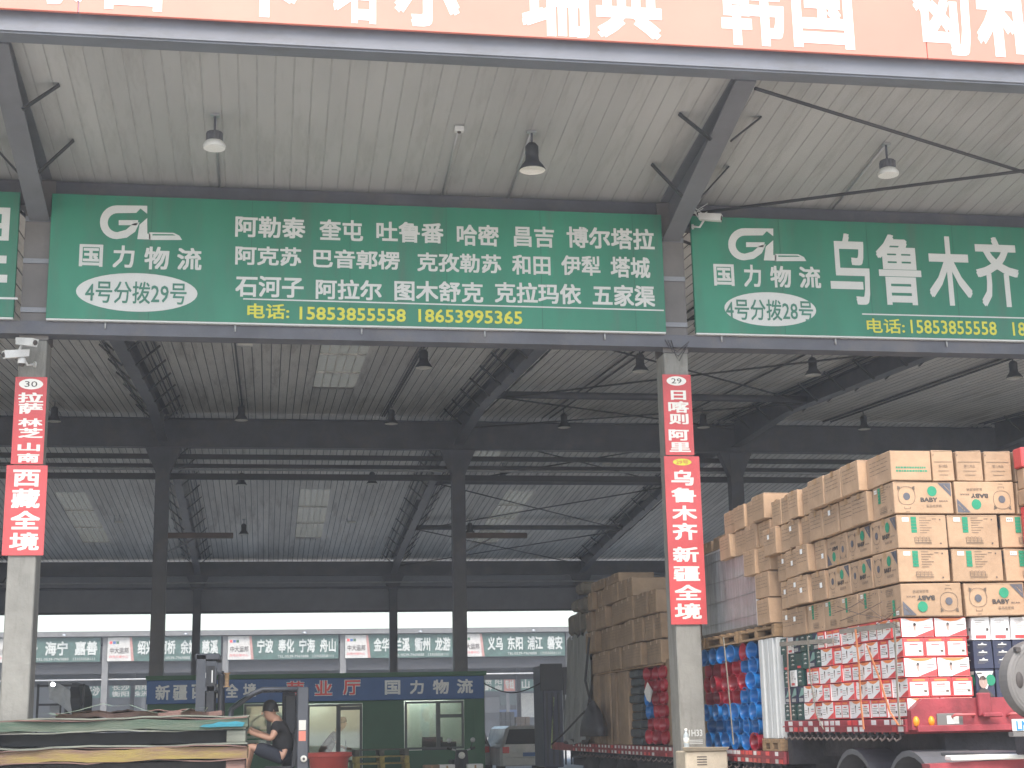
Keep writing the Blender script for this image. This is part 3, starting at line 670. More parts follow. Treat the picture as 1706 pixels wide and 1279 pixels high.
# ------------------------------------------------------------------ the opposite shed with its row of signs
Y4, X4 = 105.6, -10.67
fsd = thing('opposite_shed', 'grey shed across the far yard with a row of green signs under its eave', 'building', (0, Y4, 0))
b = MB(); b.box(-75, 90, Y4-.6, Y4-.3, 7.95, 8.25, m_farpale); b.build('eave_fascia', fsd)
b = MB(); b.hexa([(-75, Y4-.3, 8.2), (90, Y4-.3, 8.2), (90, Y4+22, 8.7), (-75, Y4+22, 8.7), (-75, Y4-.3, 8.3), (90, Y4-.3, 8.3), (90, Y4+22, 8.8), (-75, Y4+22, 8.8)], m_far); b.build('roof', fsd)
b = MB(); b.hexa([(-75, Y4+22, 8.7), (90, Y4+22, 8.7), (90, Y4+44, 8.2), (-75, Y4+44, 8.2), (-75, Y4+22, 8.8), (90, Y4+22, 8.8), (90, Y4+44, 8.3), (-75, Y4+44, 8.3)], m_far); b.build('roof', fsd)
for k in range(-6, 10):
    x = X4-.12+k*8
    b = MB(); b.box(x-.2, x+.2, Y4-.2, Y4+.2, 0, 7.9, m_farpale); b.build('column', fsd)
    b = MB(); b.box(x-.17, x+.17, Y4+22, Y4+22.3, 0, 8.6, m_steel); b.build('column', fsd)
    b = MB(); b.box(x-.17, x+.17, Y4+43.6, Y4+44, 0, 8.1, m_farpale); b.build('column', fsd)
for (yy, z0, z1) in ((Y4+.25, 5.5, 6.2), (Y4+6, 6.6, 7.6), (Y4+14, 6.8, 7.9), (Y4+22, 7.2, 8.6), (Y4+43.5, 6.0, 8.0)):
    b = MB(); b.box(-75, 90, yy, yy+.15, z0, z1, m_steelk if yy < Y4+40 else m_far); b.build('beam', fsd)
for (yy, z) in ((Y4+.1, 5.1), (Y4+3, 6.05)):
    b = MB(); b.tube([(-75, yy, z), (90, yy, z)], .06, m_galv, 5); b.build('pipe', fsd)
FT = {0: '桐乡 海宁 嘉善', 1: '绍兴 柯桥 余姚 慈溪', 2: '宁波 奉化 宁海 舟山', 3: '金华 兰溪 衢州 龙游', 4: '义乌 东阳 浦江 磐安'}
fp = plane(Y4-.32)
for k in range(0, 5):
    xs = X4+(k-1)*8; lab = ['leftmost of the distant signs, cut by the left column, three place names', 'second distant sign from the left, crossed by the left inner column', 'third distant sign from the left, fully in the open', 'fourth distant sign, crossed by the far right column and inner column', 'rightmost distant sign beside the tall carton load'][k]
    t = thing('distant_sign', lab, 'sign', (xs+4, Y4-.3, 6.28), 'row of distant signs on the opposite shed')
    b = MB(); b.box(xs, xs+7.55, Y4-.3, Y4-.2, 6.28, 7.9, m_fargreen); b.build('sign_board', t)
    b = MB(); b.poly([fp(xs+.02, 6.3), fp(xs+1.6, 6.3), fp(xs+1.45, 7.88), fp(xs+.02, 7.88)], mat('far white print', (.44, .43, .41), .6))
    b.poly([fp(xs+1.6, 6.3), fp(xs+1.78, 6.3), fp(xs+1.6, 7.88), fp(xs+1.45, 7.88)], mat('far pink print', (.36, .19, .17), .6)); b.build('white_panel', t)
    L = MB(t); q = plane(Y4-.33); L.text('中大运邦', xs+.18, 6.8, xs+1.42, 7.2, q, m_ink, .02); L.text('四号分拨中心', xs+.15, 6.5, xs+1.4, 6.68, q, m_red, .0)
    for j in range(3): L.box(xs+.15+.22*j, xs+.32+.22*j, Y4-.335, Y4-.33, 7.45, 7.62, (m_offr, m_offb, m_offg)[j])
    n = len(FT[k].split()); W_ = FT[k].split(); tot = sum(len(w_) for w_ in W_)+.55*(n-1); xx_ = xs+2.0; u_ = 5.4/tot
    for w_ in W_: L.text(w_, xx_, 6.72, xx_+u_*len(w_)*.97, 7.66, q, mat('far letter grey', (.42, .44, .42), .6), .03); xx_ += u_*(len(w_)+.55)
    L.text('TEL:0539-7969888   13355058111', xs+3.4, 6.38, xs+7.2, 6.56, q, mat('far letter grey', (.42, .44, .42), .6), .0); L.build('colour_squares', t)['kind'] = 'stuff'
    b = MB(); b.lathe([(.0, 0), (.16, .02), (.1, .14), (0, .16)], (xs+5.2, Y4-.9, 7.95), m_galv, n=10); b.bar((xs+5.2, Y4-.9, 8.05), (xs+5.2, Y4-.4, 8.1), .04, .04, m_galv)
    lt = b.build('gooseneck_lamp'); tag(lt, 'tiny pale lamp over distant sign, the %s of five' % ('first', 'second', 'third', 'fourth', 'fifth')[k], 'lamp', 'lamps over the distant signs')
# a further shed behind, seen under the opposite one
Y5 = 203
s3 = thing('rear_shed', 'third shed far behind, seen low between the columns', 'building', (0, Y5, 0))
b = MB(); b.box(-120, 140, Y5, Y5+.5, 7.9, 8.6, m_farpale); b.build('eave_fascia', s3)
b = MB(); b.box(-120, 140, Y5+8, Y5+8.3, 0, 7.9, m_far); b.build('wall', s3)
b = MB(); b.box(-120, 140, Y5-7, Y5+9, 8.6, 8.8, m_far); b.build('roof', s3)  # roof run forward as an added overhang, shading the shed front
for k in range(-14, 16):
    b = MB(); b.box(-8+k*8, -7.6+k*8, Y5, Y5+.4, 0, 7.9, m_farpale); b.build('column', s3)
q5 = plane(Y5-.13)
for (px0, px1, s1, s2, mm) in ((124, 170, '诚 长沙', '', m_fargreen), (183, 252, '长沙 浏阳', '衡阳 株洲', m_fargreen), (806, 838, '贵 阳', '黔 南', m_fargreen), (840, 858, '专线', '', m_coral), (866, 906, '山 西', '', m_fargreen)):
    a = atY(px0, 1150, Y5-.1); c = atY(px1, 1150, Y5-.1); t = thing('rear_sign', 'tiny far sign in white characters %s' % {124: 'beside the left column', 183: 'left of the left inner column', 806: 'right beside the office roof', 840: 'coral coloured, between two green ones', 866: 'left of the dark container'}[px0], 'sign', (a.x, Y5-.1, 6.2), 'tiny signs on the rear shed')
    b = MB(); b.box(a.x, c.x, Y5-.12, Y5-.02, 6.1, 7.85, mat('rear green board', (.01, .16, .12), .6) if mm is m_fargreen else mm); b.build('sign_board', t)
    b = MB(); w = c.x-a.x
    if s2: b.text(s1, a.x+w*.05, 7.0, c.x-w*.05, 7.75, q5, m_lab, .03); b.text(s2, a.x+w*.05, 6.2, c.x-w*.05, 6.9, q5, m_lab, .03)
    else: b.text(s1, a.x+w*.08, 6.35, c.x-w*.08, 7.6, q5, m_lab, .04)
    b.build('lettering', t)
# shop fronts under the rear signs at the right
for (px0, px1, z0, z1, mm, lab) in ((806, 832, 3.3, 5.4, m_farpale, 'pale shutter of the rear shed beside the office'), (833, 862, 4.3, 5.8, m_fargreen, 'green board on the rear shed right of the pale shutter'),
                                    (866, 890, 2.6, 5.9, m_lab, 'pale glass front of the rear shed by the container'), (832, 866, 2.7, 3.7, m_offb, 'blue band board low on the rear shed')):
    a = atY(px0, 1170, Y5+6); c = atY(px1, 1170, Y5+6)
    b = MB(); b.bbox(a.x, c.x, Y5+6, Y5+6.2, z0, z1, mm, .05); b.box(a.x, c.x, Y5+5.9, Y5+5.98, z0-.1, z0, m_far); tag(b.build('shop_front_board'), lab, 'board', 'boards on the rear shed')
for (px0, px1, z0, z1, mm, lab) in ((835, 858, .0, 2.6, m_farpale, 'stack of pale cartons low behind the parked cars'), (860, 884, 0, 2.2, m_ctn2, 'stack of brown goods behind the parked cars')):
    a = atY(px0, 1200, 120); c = atY(px1, 1200, 120); t = thing('goods_stack', lab, 'goods', ((a.x+c.x)/2, 120, 0))
    for r in range(4):
        for q in range(3):
            b = MB(); w = (c.x-a.x)/3; b.bbox(a.x+q*w, a.x+q*w+w-.04, 120+random.uniform(0, .1), 120.9, z1/4*r, z1/4*(r+1)-.02, mm, .02); b.build('carton', t)

# ------------------------------------------------------------------ office cabin
YO = 36.0
off = thing('office_cabin', 'dark green site office cabin with blue name board, glazed door and window', 'cabin', (1.2, YO, 0))
WX = []  # openings
b = MB()
XL, XR, ZT = -2.70, 5.14, 2.76
ops = [(.94, 2.25, 0.05, 2.10), (3.22, 4.66, .98, 2.13)]
b.box(XL, -.52, YO, YO+.1, 0, ZT-.06, m_offg); b.box(-.52, .66, YO, YO+.1, 0, .98, m_offg); b.box(-.52, .66, YO, YO+.1, 2.13, ZT-.06, m_offg); b.box(.66, .94, YO, YO+.1, 0, ZT-.06, m_offg); b.box(2.25, 3.22, YO, YO+.1, 0, ZT-.06, m_offg); b.box(4.66, XR, YO, YO+.1, 0, ZT-.06, m_offg)
b.box(.94, 2.25, YO, YO+.1, 2.10, ZT-.06, m_offg); b.box(3.22, 4.66, YO, YO+.1, 2.13, ZT-.06, m_offg); b.box(3.22, 4.66, YO, YO+.1, 0, .98, m_offg)
for x in (2.42, 3.05, 4.9): b.box(x, x+.03, YO-.015, YO, 0, 2.06, m_offg)
b.build('front_wall', off)
b = MB(); b.box(XL, XR, YO+2.9, YO+3, 0, ZT-.06, m_room); b.box(XL, XL+.05, YO+.1, YO+2.9, 0, ZT-.06, m_room); b.box(XR-.05, XR, YO+.1, YO+2.9, 0, ZT-.06, m_room); b.build('room_wall', off)
b = MB(); b.box(XL-.05, XR+.05, YO-.1, YO+3.1, ZT-.06, ZT+.03, m_offg); b.build('roof', off)
b = MB(); b.box(XL+.06, XR-.06, YO+.11, YO+2.89, 0, .06, m_room); b.build('floor', off)
b = MB(); b.box(XL+.06, XR-.06, YO+.11, YO+2.89, ZT-.13, ZT-.07, m_room); b.build('ceiling', off)
b = MB(); b.tube([(3.2, YO+2.4, 2.55), (4.4, YO+2.4, 2.55)], .022, m_roomlamp, 8); b.build('tube_lamp', off)
b = MB(); b.tube([(.3, YO+2.4, 2.55), (1.5, YO+2.4, 2.55)], .020, m_roomlamp, 8); b.build('tube_lamp', off)
b = MB(); b.bbox(XL-.02, XR-.02, YO-.12, YO-.02, 2.15, ZT-.08, m_offb, .01); b.build('name_board', off)
b = MB(off); YOB = YO-.125; po = plane(YOB)
def ot(s, x0, y0, x1, y1, m, bold=.03, d=0):
    a = atY(x0, (y0+y1)/2, YOB); c = atY(x1, (y0+y1)/2, YOB); t_ = atY((x0+x1)/2, y0, YOB); q = atY((x0+x1)/2, y1, YOB); b.text(s, a.x, q.z, c.x, t_.z, plane(YOB-d), m, bold)
for (s, x0, y0, x1, y1) in (('新', 259, 1141, 283, 1166), ('疆', 288, 1141, 312, 1166), ('西', 319, 1140, 342, 1164), ('藏', 348, 1140, 370, 1163), ('全', 376, 1139, 397, 1162), ('境', 405, 1138, 427, 1161),
                            ('国', 641, 1133, 667, 1157), ('力', 683, 1133, 706, 1156), ('物', 721, 1132, 748, 1156), ('流', 761, 1131, 788, 1155)): ot(s, x0, y0, x1, y1, m_offw)
for (s, x0, y0, x1, y1) in (('营', 478, 1135, 506, 1160), ('业', 525, 1134, 553, 1158), ('厅', 572, 1133, 600, 1157)): ot(s, x0-1, y0-1, x1+1, y1+1, m_offw, .07); ot(s, x0, y0, x1, y1, m_offr, .02, .004)
def window(par, x0, x1, z0, z1, cols, rows=()):
    b = MB(); t = .05
    b.box(x0, x1, YO-.02, YO+.06, z1-t, z1, m_frame); b.box(x0, x1, YO-.02, YO+.06, z0, z0+t, m_frame)
    b.box(x0, x0+t, YO-.02, YO+.06, z0+t, z1-t, m_frame); b.box(x1-t, x1, YO-.02, YO+.06, z0+t, z1-t, m_frame)
    for c in cols: b.box(c-.05, c+.05, YO-.018, YO+.058, z0+t, z1-t, m_frame)
    for (a, c, z) in rows: b.box(a, c, YO-.016, YO+.056, z-.04, z+.04, m_frame)
    f = b.build('window_frame', par)
    xs = [x0+t]+list(cols)+[x1-t]
    for a, c in zip(xs, xs[1:]): b = MB(); b.box(a, c, YO+.015, YO+.025, z0+t, z1-t, m_clear); b.build('pane', f)
window(off, 3.24, 4.64, 1.0, 2.11, [4.03], [(4.03, 4.6, 1.76)])
window(off, -.50, .64, 1.0, 2.11, [.07])
b = MB()
for k in range(9): b.box(-.42, .56, YO+.08, YO+.09, 1.2+.1*k, 1.235+.1*k, m_inkg if k < 4 else m_room)
b.build('window_blind', off)
window(off, .96, 2.23, .06, 2.08, [1.68], [(1.68, 2.2, 1.98)])
b = MB(); b.bbox(1.84, 1.87, YO-.06, YO-.03, 1.0, 1.25, m_galv, .005); b.bar((1.855, YO-.04, 1.1), (1.855, YO+.0, 1.1), .015, .015, m_galv); b.build('door_handle', off)
b = MB(); b.bbox(2.0, 2.9, YO+1.4, YO+2.0, .72, .76, m_forkd); b.box(2.05, 2.1, YO+1.45, YO+1.95, .06, .72, m_forkd); b.box(2.8, 2.85, YO+1.45, YO+1.95, .06, .72, m_forkd); tag(b.build('desk'), 'dark desk inside the office behind the glazed door', 'desk')
for (x, z, w, h, lab) in ((3.95, .76, .5, .42, 'dark monitor behind the office window sill'), (4.35, .76, .35, .3, 'grey printer low behind the narrow office window')):
    t = thing('office_machine', lab, 'monitor', (x, YO+.6, z)); b = MB(); b.bbox(x-w/2, x+w/2, YO+.55, YO+.6, z+.1, z+.1+h, m_forkd, .01); b.build('screen', t)
    b = MB(); b.box(x-.1, x+.1, YO+.5, YO+.7, z, z+.02, m_forkd); b.box(x-.02, x+.02, YO+.6, YO+.62, z+.02, z+.3, m_forkd); b.build('stand', t)
b = MB(); b.bbox(3.2, 4.7, YO+.3, YO+.9, .72, .76, m_forkd); b.box(3.25, 3.3, YO+.35, YO+.85, .06, .72, m_forkd); b.box(4.6, 4.65, YO+.35, YO+.85, .06, .72, m_forkd); tag(b.build('counter'), 'dark counter just inside the office window', 'counter')

# ------------------------------------------------------------------ people (skin-grown bodies)
def skinned(name, verts, edges, radii, m, parent=None, sub=2, root=0):
    me = bpy.data.meshes.new(name); me.from_pydata([tuple(v) for v in verts], edges, []); o = bpy.data.objects.new(name, me); COL.objects.link(o)
    md = o.modifiers.new('s', 'SKIN'); md.use_smooth_shade = True
    for i, v in enumerate(me.skin_vertices[0].data):
        r = radii[i]; v.radius = r if isinstance(r, tuple) else (r, r); v.use_root = (i == root)
    o.modifiers.new('u', 'SUBSURF').levels = sub
    dg = bpy.context.evaluated_depsgraph_get(); nm = bpy.data.meshes.new_from_object(o.evaluated_get(dg)); bpy.data.objects.remove(o)
    c = sum((v.co for v in nm.vertices), Vector())/max(1, len(nm.vertices)); c.z = min(v.co.z for v in nm.vertices)
    nm.transform(Matrix.Translation(-c)); nm.materials.clear(); nm.materials.append(m); nm.name = name
    for p in nm.polygons: p.use_smooth = True
    q = bpy.data.objects.new(name, nm); COL.objects.link(q); q.location = c
    if parent is not None: adopt(q, parent)
    return q
def person(label, J, shirt, shorts, loc, hair=m_hair, long_trousers=False, face=Vector((-1, -.25, -.25))):
    """J: joint dict in world space"""
    t = thing('person', label, 'person', loc)
    V, E, Rr = [], [], []; ix = {}
    def add(k, r, par=None, p=None):
        ix[k] = len(V); V.append(J[k] if p is None else p); Rr.append(r)
        if par is not None: E.append((ix[par], ix[k]))
    add('pelvis', (.14, .12)); add('waist', (.13, .11), 'pelvis'); add('chest', (.16, .125), 'waist'); add('neck', (.072, .072), 'chest')
    hd = J['head']; add('headlow', (.08, .085), 'neck', hd+Vector((0, 0, -.08))); add('head', (.10, .108), 'headlow'); add('crown', (.08, .09), 'head', hd+Vector((.0, 0, .085)))
    for s in 'lr':
        add('sh'+s, (.065, .065), 'chest'); add('el'+s, (.043, .043), 'sh'+s); add('wr'+s, (.03, .03), 'el'+s)
        h = J['ha'+s]; add('ha'+s, (.035, .026), 'wr'+s)
        d = (J['ha'+s]-J['wr'+s]).normalized(); sd = d.cross(Vector((0, 1, 0))).normalized()
        for q in range(4):
            p1 = h+d*.05+sd*(.014*(q-1.5))+Vector((0, .012*(q-1.5), 0)); V.append(p1); Rr.append((.009, .009)); E.append((ix['ha'+s], len(V)-1))
            V.append(p1+d*(.028+.004*(q in (1, 2)))+Vector((0, 0, -.02))); Rr.append((.008, .008)); E.append((len(V)-2, len(V)-1))
        V.append(h+sd*.035+d*.02); Rr.append((.010, .010)); E.append((ix['ha'+s], len(V)-1))
        add('hip'+s, (.085, .085), 'pelvis'); add('kn'+s, (.056, .056), 'hip'+s); add('ca'+s, (.052, .052), 'kn'+s, J['kn'+s]*.7+J['an'+s]*.3); add('an'+s, (.035, .035), 'ca'+s); add('to'+s, (.035, .03), 'an'+s)
    skinned('body', V, E, Rr, m_skin, t)
    # face: nose, ears, eyes, mouth
    f = face.normalized(); sd = f.cross(Vector((0, 0, 1))).normalized(); upv = sd.cross(f)
    b = MB(); n0 = hd+f*.108-upv*.005
    b.poly([n0+upv*.03, n0-upv*.018-sd*.016, n0-upv*.015+f*.026], m_skin); b.poly([n0+upv*.03, n0-upv*.015+f*.026, n0-upv*.018+sd*.016], m_skin); b.poly([n0-upv*.018-sd*.016, n0-upv*.018+sd*.016, n0-upv*.015+f*.026], m_skin); b.build('nose', t)
    for sg in (-1, 1):
        b = MB(); c = hd+sd*sg*.099-f*.005; b.lathe([(0, -.008), (.024, -.006), (.026, .006), (.012, .012), (0, .012)], c, m_skin, 'Y', 10); b.build('ear', t)
        b = MB(); c = hd+f*.100+sd*sg*.032+upv*.018; b.lathe([(0, -.01), (.012, -.004), (.012, .004), (0, .01)], c, m_ink, 'X', 10); b.build('eye', t)
    b = MB(); c = hd+f*.104-upv*.048; b.bar(c-sd*.022, c+sd*.022, .008, .008, mat('lips', (.3, .11, .09), .5)); b.build('mouth', t)
    # hair cap
    b = MB(); n, mm = 14, 7; base = len(b.v); 
    for i in range(mm+1):
        th = math.pi*.56*i/mm
        for k in range(n):
            w = 2*math.pi*k/n; d = Vector((math.sin(th)*math.cos(w), math.sin(th)*math.sin(w), math.cos(th)))
            if d.dot(f) > .35 and d.z < .62: d = (d-f*(d.dot(f)-.35)).normalized()*.96
            rr = 1+.03*math.sin(5*w+i); b.v.append(tuple(hd+Vector((d.x*.118, d.y*.114, d.z*.135+.012))*rr))
    for i in range(mm):
        for k in range(n): b.face((base+i*n+k, base+i*n+(k+1) % n, base+(i+1)*n+(k+1) % n, base+(i+1)*n+k), hair, True)
    b.build('hair', t)
    # clothes
    V = [J['waist']*.15+J['pelvis']*.85, J['waist'], J['chest'], J['chest']*.55+J['neck']*.45]; E = [(0, 1), (1, 2), (2, 3)]; Rr = [(.18, .17), (.18, .165), (.20, .18), (.10, .10)]
    for s in 'lr':
        V += [J['sh'+s], J['sh'+s]*.35+J['el'+s]*.65]; n = len(V); E += [(2, n-2), (n-2, n-1)]; Rr += [(.088, .088), (.07, .07)]
    skinned('shirt', V, E, Rr, shirt, t)
    V = [J['pelvis']+Vector((0, 0, .05)), J['pelvis']]; E = [(0, 1)]; Rr = [(.15, .13), (.165, .14)]
    for s in 'lr':
        if long_trousers: V += [J['hip'+s], J['kn'+s], J['an'+s]]; n = len(V); E += [(1, n-3), (n-3, n-2), (n-2, n-1)]; Rr += [(.11, .11), (.08, .08), (.06, .06)]
        else: V += [J['hip'+s], J['hip'+s]*.12+J['kn'+s]*.88]; n = len(V); E += [(1, n-2), (n-2, n-1)]; Rr += [(.11, .11), (.088, .088)]
    skinned('trousers' if long_trousers else 'shorts', V, E, Rr, shorts, t)
    for s in 'lr':
        d = (J['to'+s]-J['an'+s]); c = J['an'+s]; b = MB()
        b.tube([c+Vector((0, 0, .01)), c-Vector((0, 0, .03))+d*.2, c+d*.6-Vector((0, 0, .02)), c+d*1.1-Vector((0, 0, .02))], [.045, .05, .048, .03], m_blk, 10); b.build('shoe', t)
    return t
YD = 21.0
def J_(px, py, y): return atY(px, py, y)
seat_z = 1.06
drv = dict(pelvis=J_(470, 1256, YD), waist=J_(474, 1240, YD), chest=J_(467, 1215, YD), neck=J_(459, 1198, YD), head=J_(450, 1184, YD-.02),
           shl=J_(462, 1209, YD-.17), shr=J_(467, 1207, YD+.17), ell=J_(452, 1231, YD-.24), elr=J_(455, 1230, YD+.22), wrl=J_(428, 1224, YD-.14), wrr=J_(430, 1220, YD+.12), hal=J_(420, 1220, YD-.10), har=J_(422, 1216, YD+.08),
           hipl=J_(466, 1260, YD-.1), hipr=J_(466, 1259, YD+.1), knl=J_(415, 1243, YD-.14), knr=J_(420, 1241, YD+.12), anl=J_(404, 1290, YD-.14), anr=J_(410, 1288, YD+.12), tol=J_(393, 1294, YD-.15), tor=J_(399, 1292, YD+.12))
person('seated person in black T-shirt and dark shorts on the forklift, head bent, facing left', drv, m_shirt, m_short, drv['pelvis'])
yo = YO+.75
def K_(px, py, dy=0): return atY(px, py, yo+dy)
ofp = dict(pelvis=K_(535, 1262), waist=K_(543, 1248), chest=K_(556, 1227), neck=K_(565, 1214), head=K_(571, 1204), shl=K_(558, 1224, -.18), shr=K_(558, 1224, .18), ell=K_(563, 1241, -.2), elr=K_(563, 1241, .2),
           wrl=K_(576, 1246, -.15), wrr=K_(576, 1246, .15), hal=K_(581, 1247, -.12), har=K_(581, 1247, .12), hipl=K_(534, 1264, -.1), hipr=K_(534, 1264, .1), knl=K_(548, 1290, -.1), knr=K_(548, 1290, .1),
           anl=K_(538, 1312, -.1), anr=K_(538, 1312, .1), tol=K_(548, 1314, -.1), tor=K_(548, 1314, .1))
person('person in an olive top leaning forward behind the glass door of the office', ofp, m_olive, m_short, (ofp['pelvis'].x, yo, .06), long_trousers=True, face=Vector((1, -.1, -.4)))

# ------------------------------------------------------------------ forklift carrying nothing, driver on it
fk = thing('forklift', 'grey forklift with overhead guard and tall mast, driver seated facing left', 'forklift', (atY(430, 1279, YD).x, YD, 0))
FX = lambda px: atY(px, 1220, YD).x
xm = FX(350)
def fkb(b, n): return b.build(n, fk)
def two_sides(f):
    for yy in (YD-.42, YD+.42): f(yy)
b = MB()
ma = fkb
mastx0, mastx1 = FX(327), FX(362)
def ff(yy):
    b = MB(); b.box(mastx0, mastx0+.12, yy-.05, yy+.05, .15, 2.5, m_fork); b.box(mastx0+.14, mastx0+.24, yy-.04, yy+.04, .15, 2.36, m_forkd); fkb(b, 'mast_rail')
two_sides(ff)
b = MB(); b.bbox(mastx0-.02, mastx0+.30, YD-.47, YD+.47, 2.44, 2.52, m_fork, .01); b.bbox(mastx0-.02, mastx0+.26, YD-.46, YD+.46, 2.02, 2.10, m_fork, .01); b.box(mastx0-.0, mastx0+.02, YD-.37, YD+.37, 1.2, 2.44, m_fork); b.box(mastx0+.02, mastx0+.26, YD-.44, YD-.42, 2.12, 2.42, m_fork); fkb(b, 'mast_crosshead')
b = MB(); b.tube([(mastx0+.32, YD-.3, .3), (mastx0+.32, YD-.3, 2.25)], .04, m_forkd, 8); fkb(b, 'lift_cylinder')
b = MB(); b.tube([(mastx0+.36, YD-.2, .5), (mastx0+.37, YD-.2, 1.6), (mastx0+.34, YD-.2, 2.3)], .016, m_blk, 6); fkb(b, 'hose')
b = MB(); b.box(mastx0+.075, mastx0+.125, YD-.462, YD-.456, 2.20, 2.27, m_white); b.box(mastx0+.20, mastx0+.215, YD-.462, YD-.456, 2.14, 2.30, m_white); fkb(b, 'white_marking')
b = MB(); b.text('B', mastx0+.088, 2.212, mastx0+.112, 2.258, plane(YD-.465), m_ink, .02); fkb(b, 'lettering')
b = MB(); cx = FX(377); b.lathe([(.055, 0), (.03, .02), (.03, .17), (.055, .19), (0, .19)], (cx, YD-.3, 2.08), m_pal, n=10); b.bar((cx, YD-.3, 2.1), (mastx0+.26, YD-.3, 2.06), .03, .03, m_fork); fkb(b, 'work_lamp')
gz = atY(450, 1149, YD).z
def gg(yy):
    b = MB(); b.tube([(FX(380), yy, 1.25), (FX(385), yy, 1.80), (FX(420), yy, gz-.05), (FX(436), yy, gz), (FX(500), yy, gz)], .028, m_fork, 8); fkb(b, 'guard_post')
    b = MB(); b.bbox(FX(494), FX(512), yy-.04, yy+.04, .75, gz+.02, m_fork, .01); r = fkb(b, 'rear_post')
    if yy < YD:
        for (z0, z1, mm) in ((1.50, 1.63, m_lab), (1.36, 1.49, m_coral)): b = MB(); b.box(FX(496.5), FX(508), yy-.045, yy-.041, z0, z1, mm); b.build('sticker', r)
        b = MB(); b.lathe([(0, -.05), (.035, -.048), (.045, -.03), (.045, 0)], (FX(505), yy-.04, 1.13), m_lab, 'Y', 14); b.lathe([(0, -.052), (.018, -.052)], (FX(505), yy-.04, 1.13), m_ink, 'Y', 12); b.build('round_lamp', r)
two_sides(gg)
b = MB()
for k in range(7): xx = FX(436)+(FX(498)-FX(436))*k/6; b.box(xx-.015, xx+.015, YD-.42, YD+.42, gz-.02, gz+.015, m_fork)
fkb(b, 'overhead_guard')
b = MB(); b.bbox(FX(470), FX(492), YD+.34, YD+.38, 1.0, gz-.03, m_forkd, .01); b.bbox(FX(474), FX(493), YD+.05, YD+.34, 1.45, gz-.06, m_forkd, .02); fkb(b, 'cab_panel')
b = MB(); b.bbox(FX(382), FX(400), YD-.02, YD+.02, 1.1, 1.3, m_forkd); b.lathe([(.15, -.012), (.165, 0), (.15, .012), (.135, 0), (.15, -.012)], (FX(408), YD, 1.33), m_blk, 'Z', 20); b.tube([(FX(408), YD, 1.33), (FX(398), YD, 1.1)], .02, m_blk, 8); b.bar((FX(408)-.14, YD, 1.33), (FX(408)+.14, YD, 1.33), .03, .01, m_blk); fkb(b, 'steering_wheel')
b = MB(); b.bbox(FX(440), FX(490), YD-.24, YD+.24, .93, 1.03, m_forkd, .03); b.hexa([(FX(486), YD-.22, 1.03), (FX(492), YD-.22, 1.03), (FX(492), YD+.22, 1.03), (FX(486), YD+.22, 1.03), (FX(491), YD-.2, 1.5), (FX(496), YD-.2, 1.5), (FX(496), YD+.2, 1.5), (FX(491), YD+.2, 1.5)], m_forkd); fkb(b, 'seat')
b = MB(); b.bbox(FX(428), FX(515), YD-.5, YD+.5, .45, .92, m_fork, .05); b.bbox(FX(380), FX(428), YD-.48, YD+.48, .35, .5, m_fork, .02); fkb(b, 'body')
b = MB(); b.bbox(FX(515), FX(545), YD-.5, YD+.5, .35, .98, m_fork, .1); fkb(b, 'counterweight')
for xx in (FX(385), FX(522)):
    for yy in (YD-.48, YD+.36): b = MB(); b.lathe([(0, 0), (.12, .0), (.13, .02), (.26, .02), (.3, .05), (.3, .13), (.26, .14), (0, .14)], (xx, yy, .302), m_tyre, 'Y', 24); fkb(b, 'wheel')
def fo(yy):
    b = MB(); b.bbox(mastx0-1.2, mastx0-.02, yy-.06, yy+.06, .1, .14, m_forkd, .005); b.bbox(mastx0-.06, mastx0-.02, yy-.06, yy+.06, .14, .7, m_forkd, .005); fkb(b, 'fork_arm')
two_sides(fo)

# ------------------------------------------------------------------ stack of coloured boards at the left
YB0 = 16.5; XR1 = -.19
stk = thing('board_stack', 'two thick packs of worn painted boards on bearers, green edged above yellow edged', 'boards', (-2.4, YB0, .85))
def sheet(z, th, x0, x1, m, seed, dep=1.3, name='board', y0=YB0, m2=None):
    rnd = random.Random(seed); b = MB(); n = 26; idx = []
    for i in range(n+1):
        x = x0+(x1-x0)*i/n; w = .010*math.sin(i*.9+seed)+.007*rnd.uniform(-1, 1); o = y0+.02*math.sin(i*.5+seed*2)+.008*rnd.uniform(-1, 1)
        idx.append(len(b.v)); b.v += [(x, o, z+w), (x, o, z+th+w), (x, o+dep, z+th+w*.5), (x, o+dep, z+w*.5)]
    for i in range(n):
        a, c = idx[i], idx[i+1]
        for (p, q, mm) in ((0, 1, m), (1, 2, m2 or m), (2, 3, m), (3, 0, m)): b.face((a+p, c+p, c+q, a+q), mm)
    for a in (idx[0], idx[-1]): b.face((a, a+1, a+2, a+3), m)
    return b.build(name, stk)
pale, pink = m_sheet['pale'], m_sheet['pink']
sheet(1.655, .016, -4.9, XR1+.01, pale, 1); sheet(1.64, .012, -4.9, XR1-.005, pink, 2)
sheet(1.535, .10, -4.9, XR1, m_edge1, 3); sheet(1.52, .014, -4.9, XR1-.02, pale, 4)
sheet(1.365, .018, -4.9, XR1+.0, pale, 5); sheet(1.35, .012, -4.9, XR1-.01, pink, 6)
sheet(1.225, .12, -4.9, XR1, m_edge2, 7); sheet(1.21, .012, -4.9, XR1-.02, pink, 8)
b = MB(); pts_ = [(-.50, 1.556), (-.40, 1.549), (-.2, 1.553), (-.05, 1.551), (-.03, 1.592), (-.12, 1.606), (-.22, 1.600), (-.30, 1.606), (-.36, 1.585), (-.46, 1.578)]
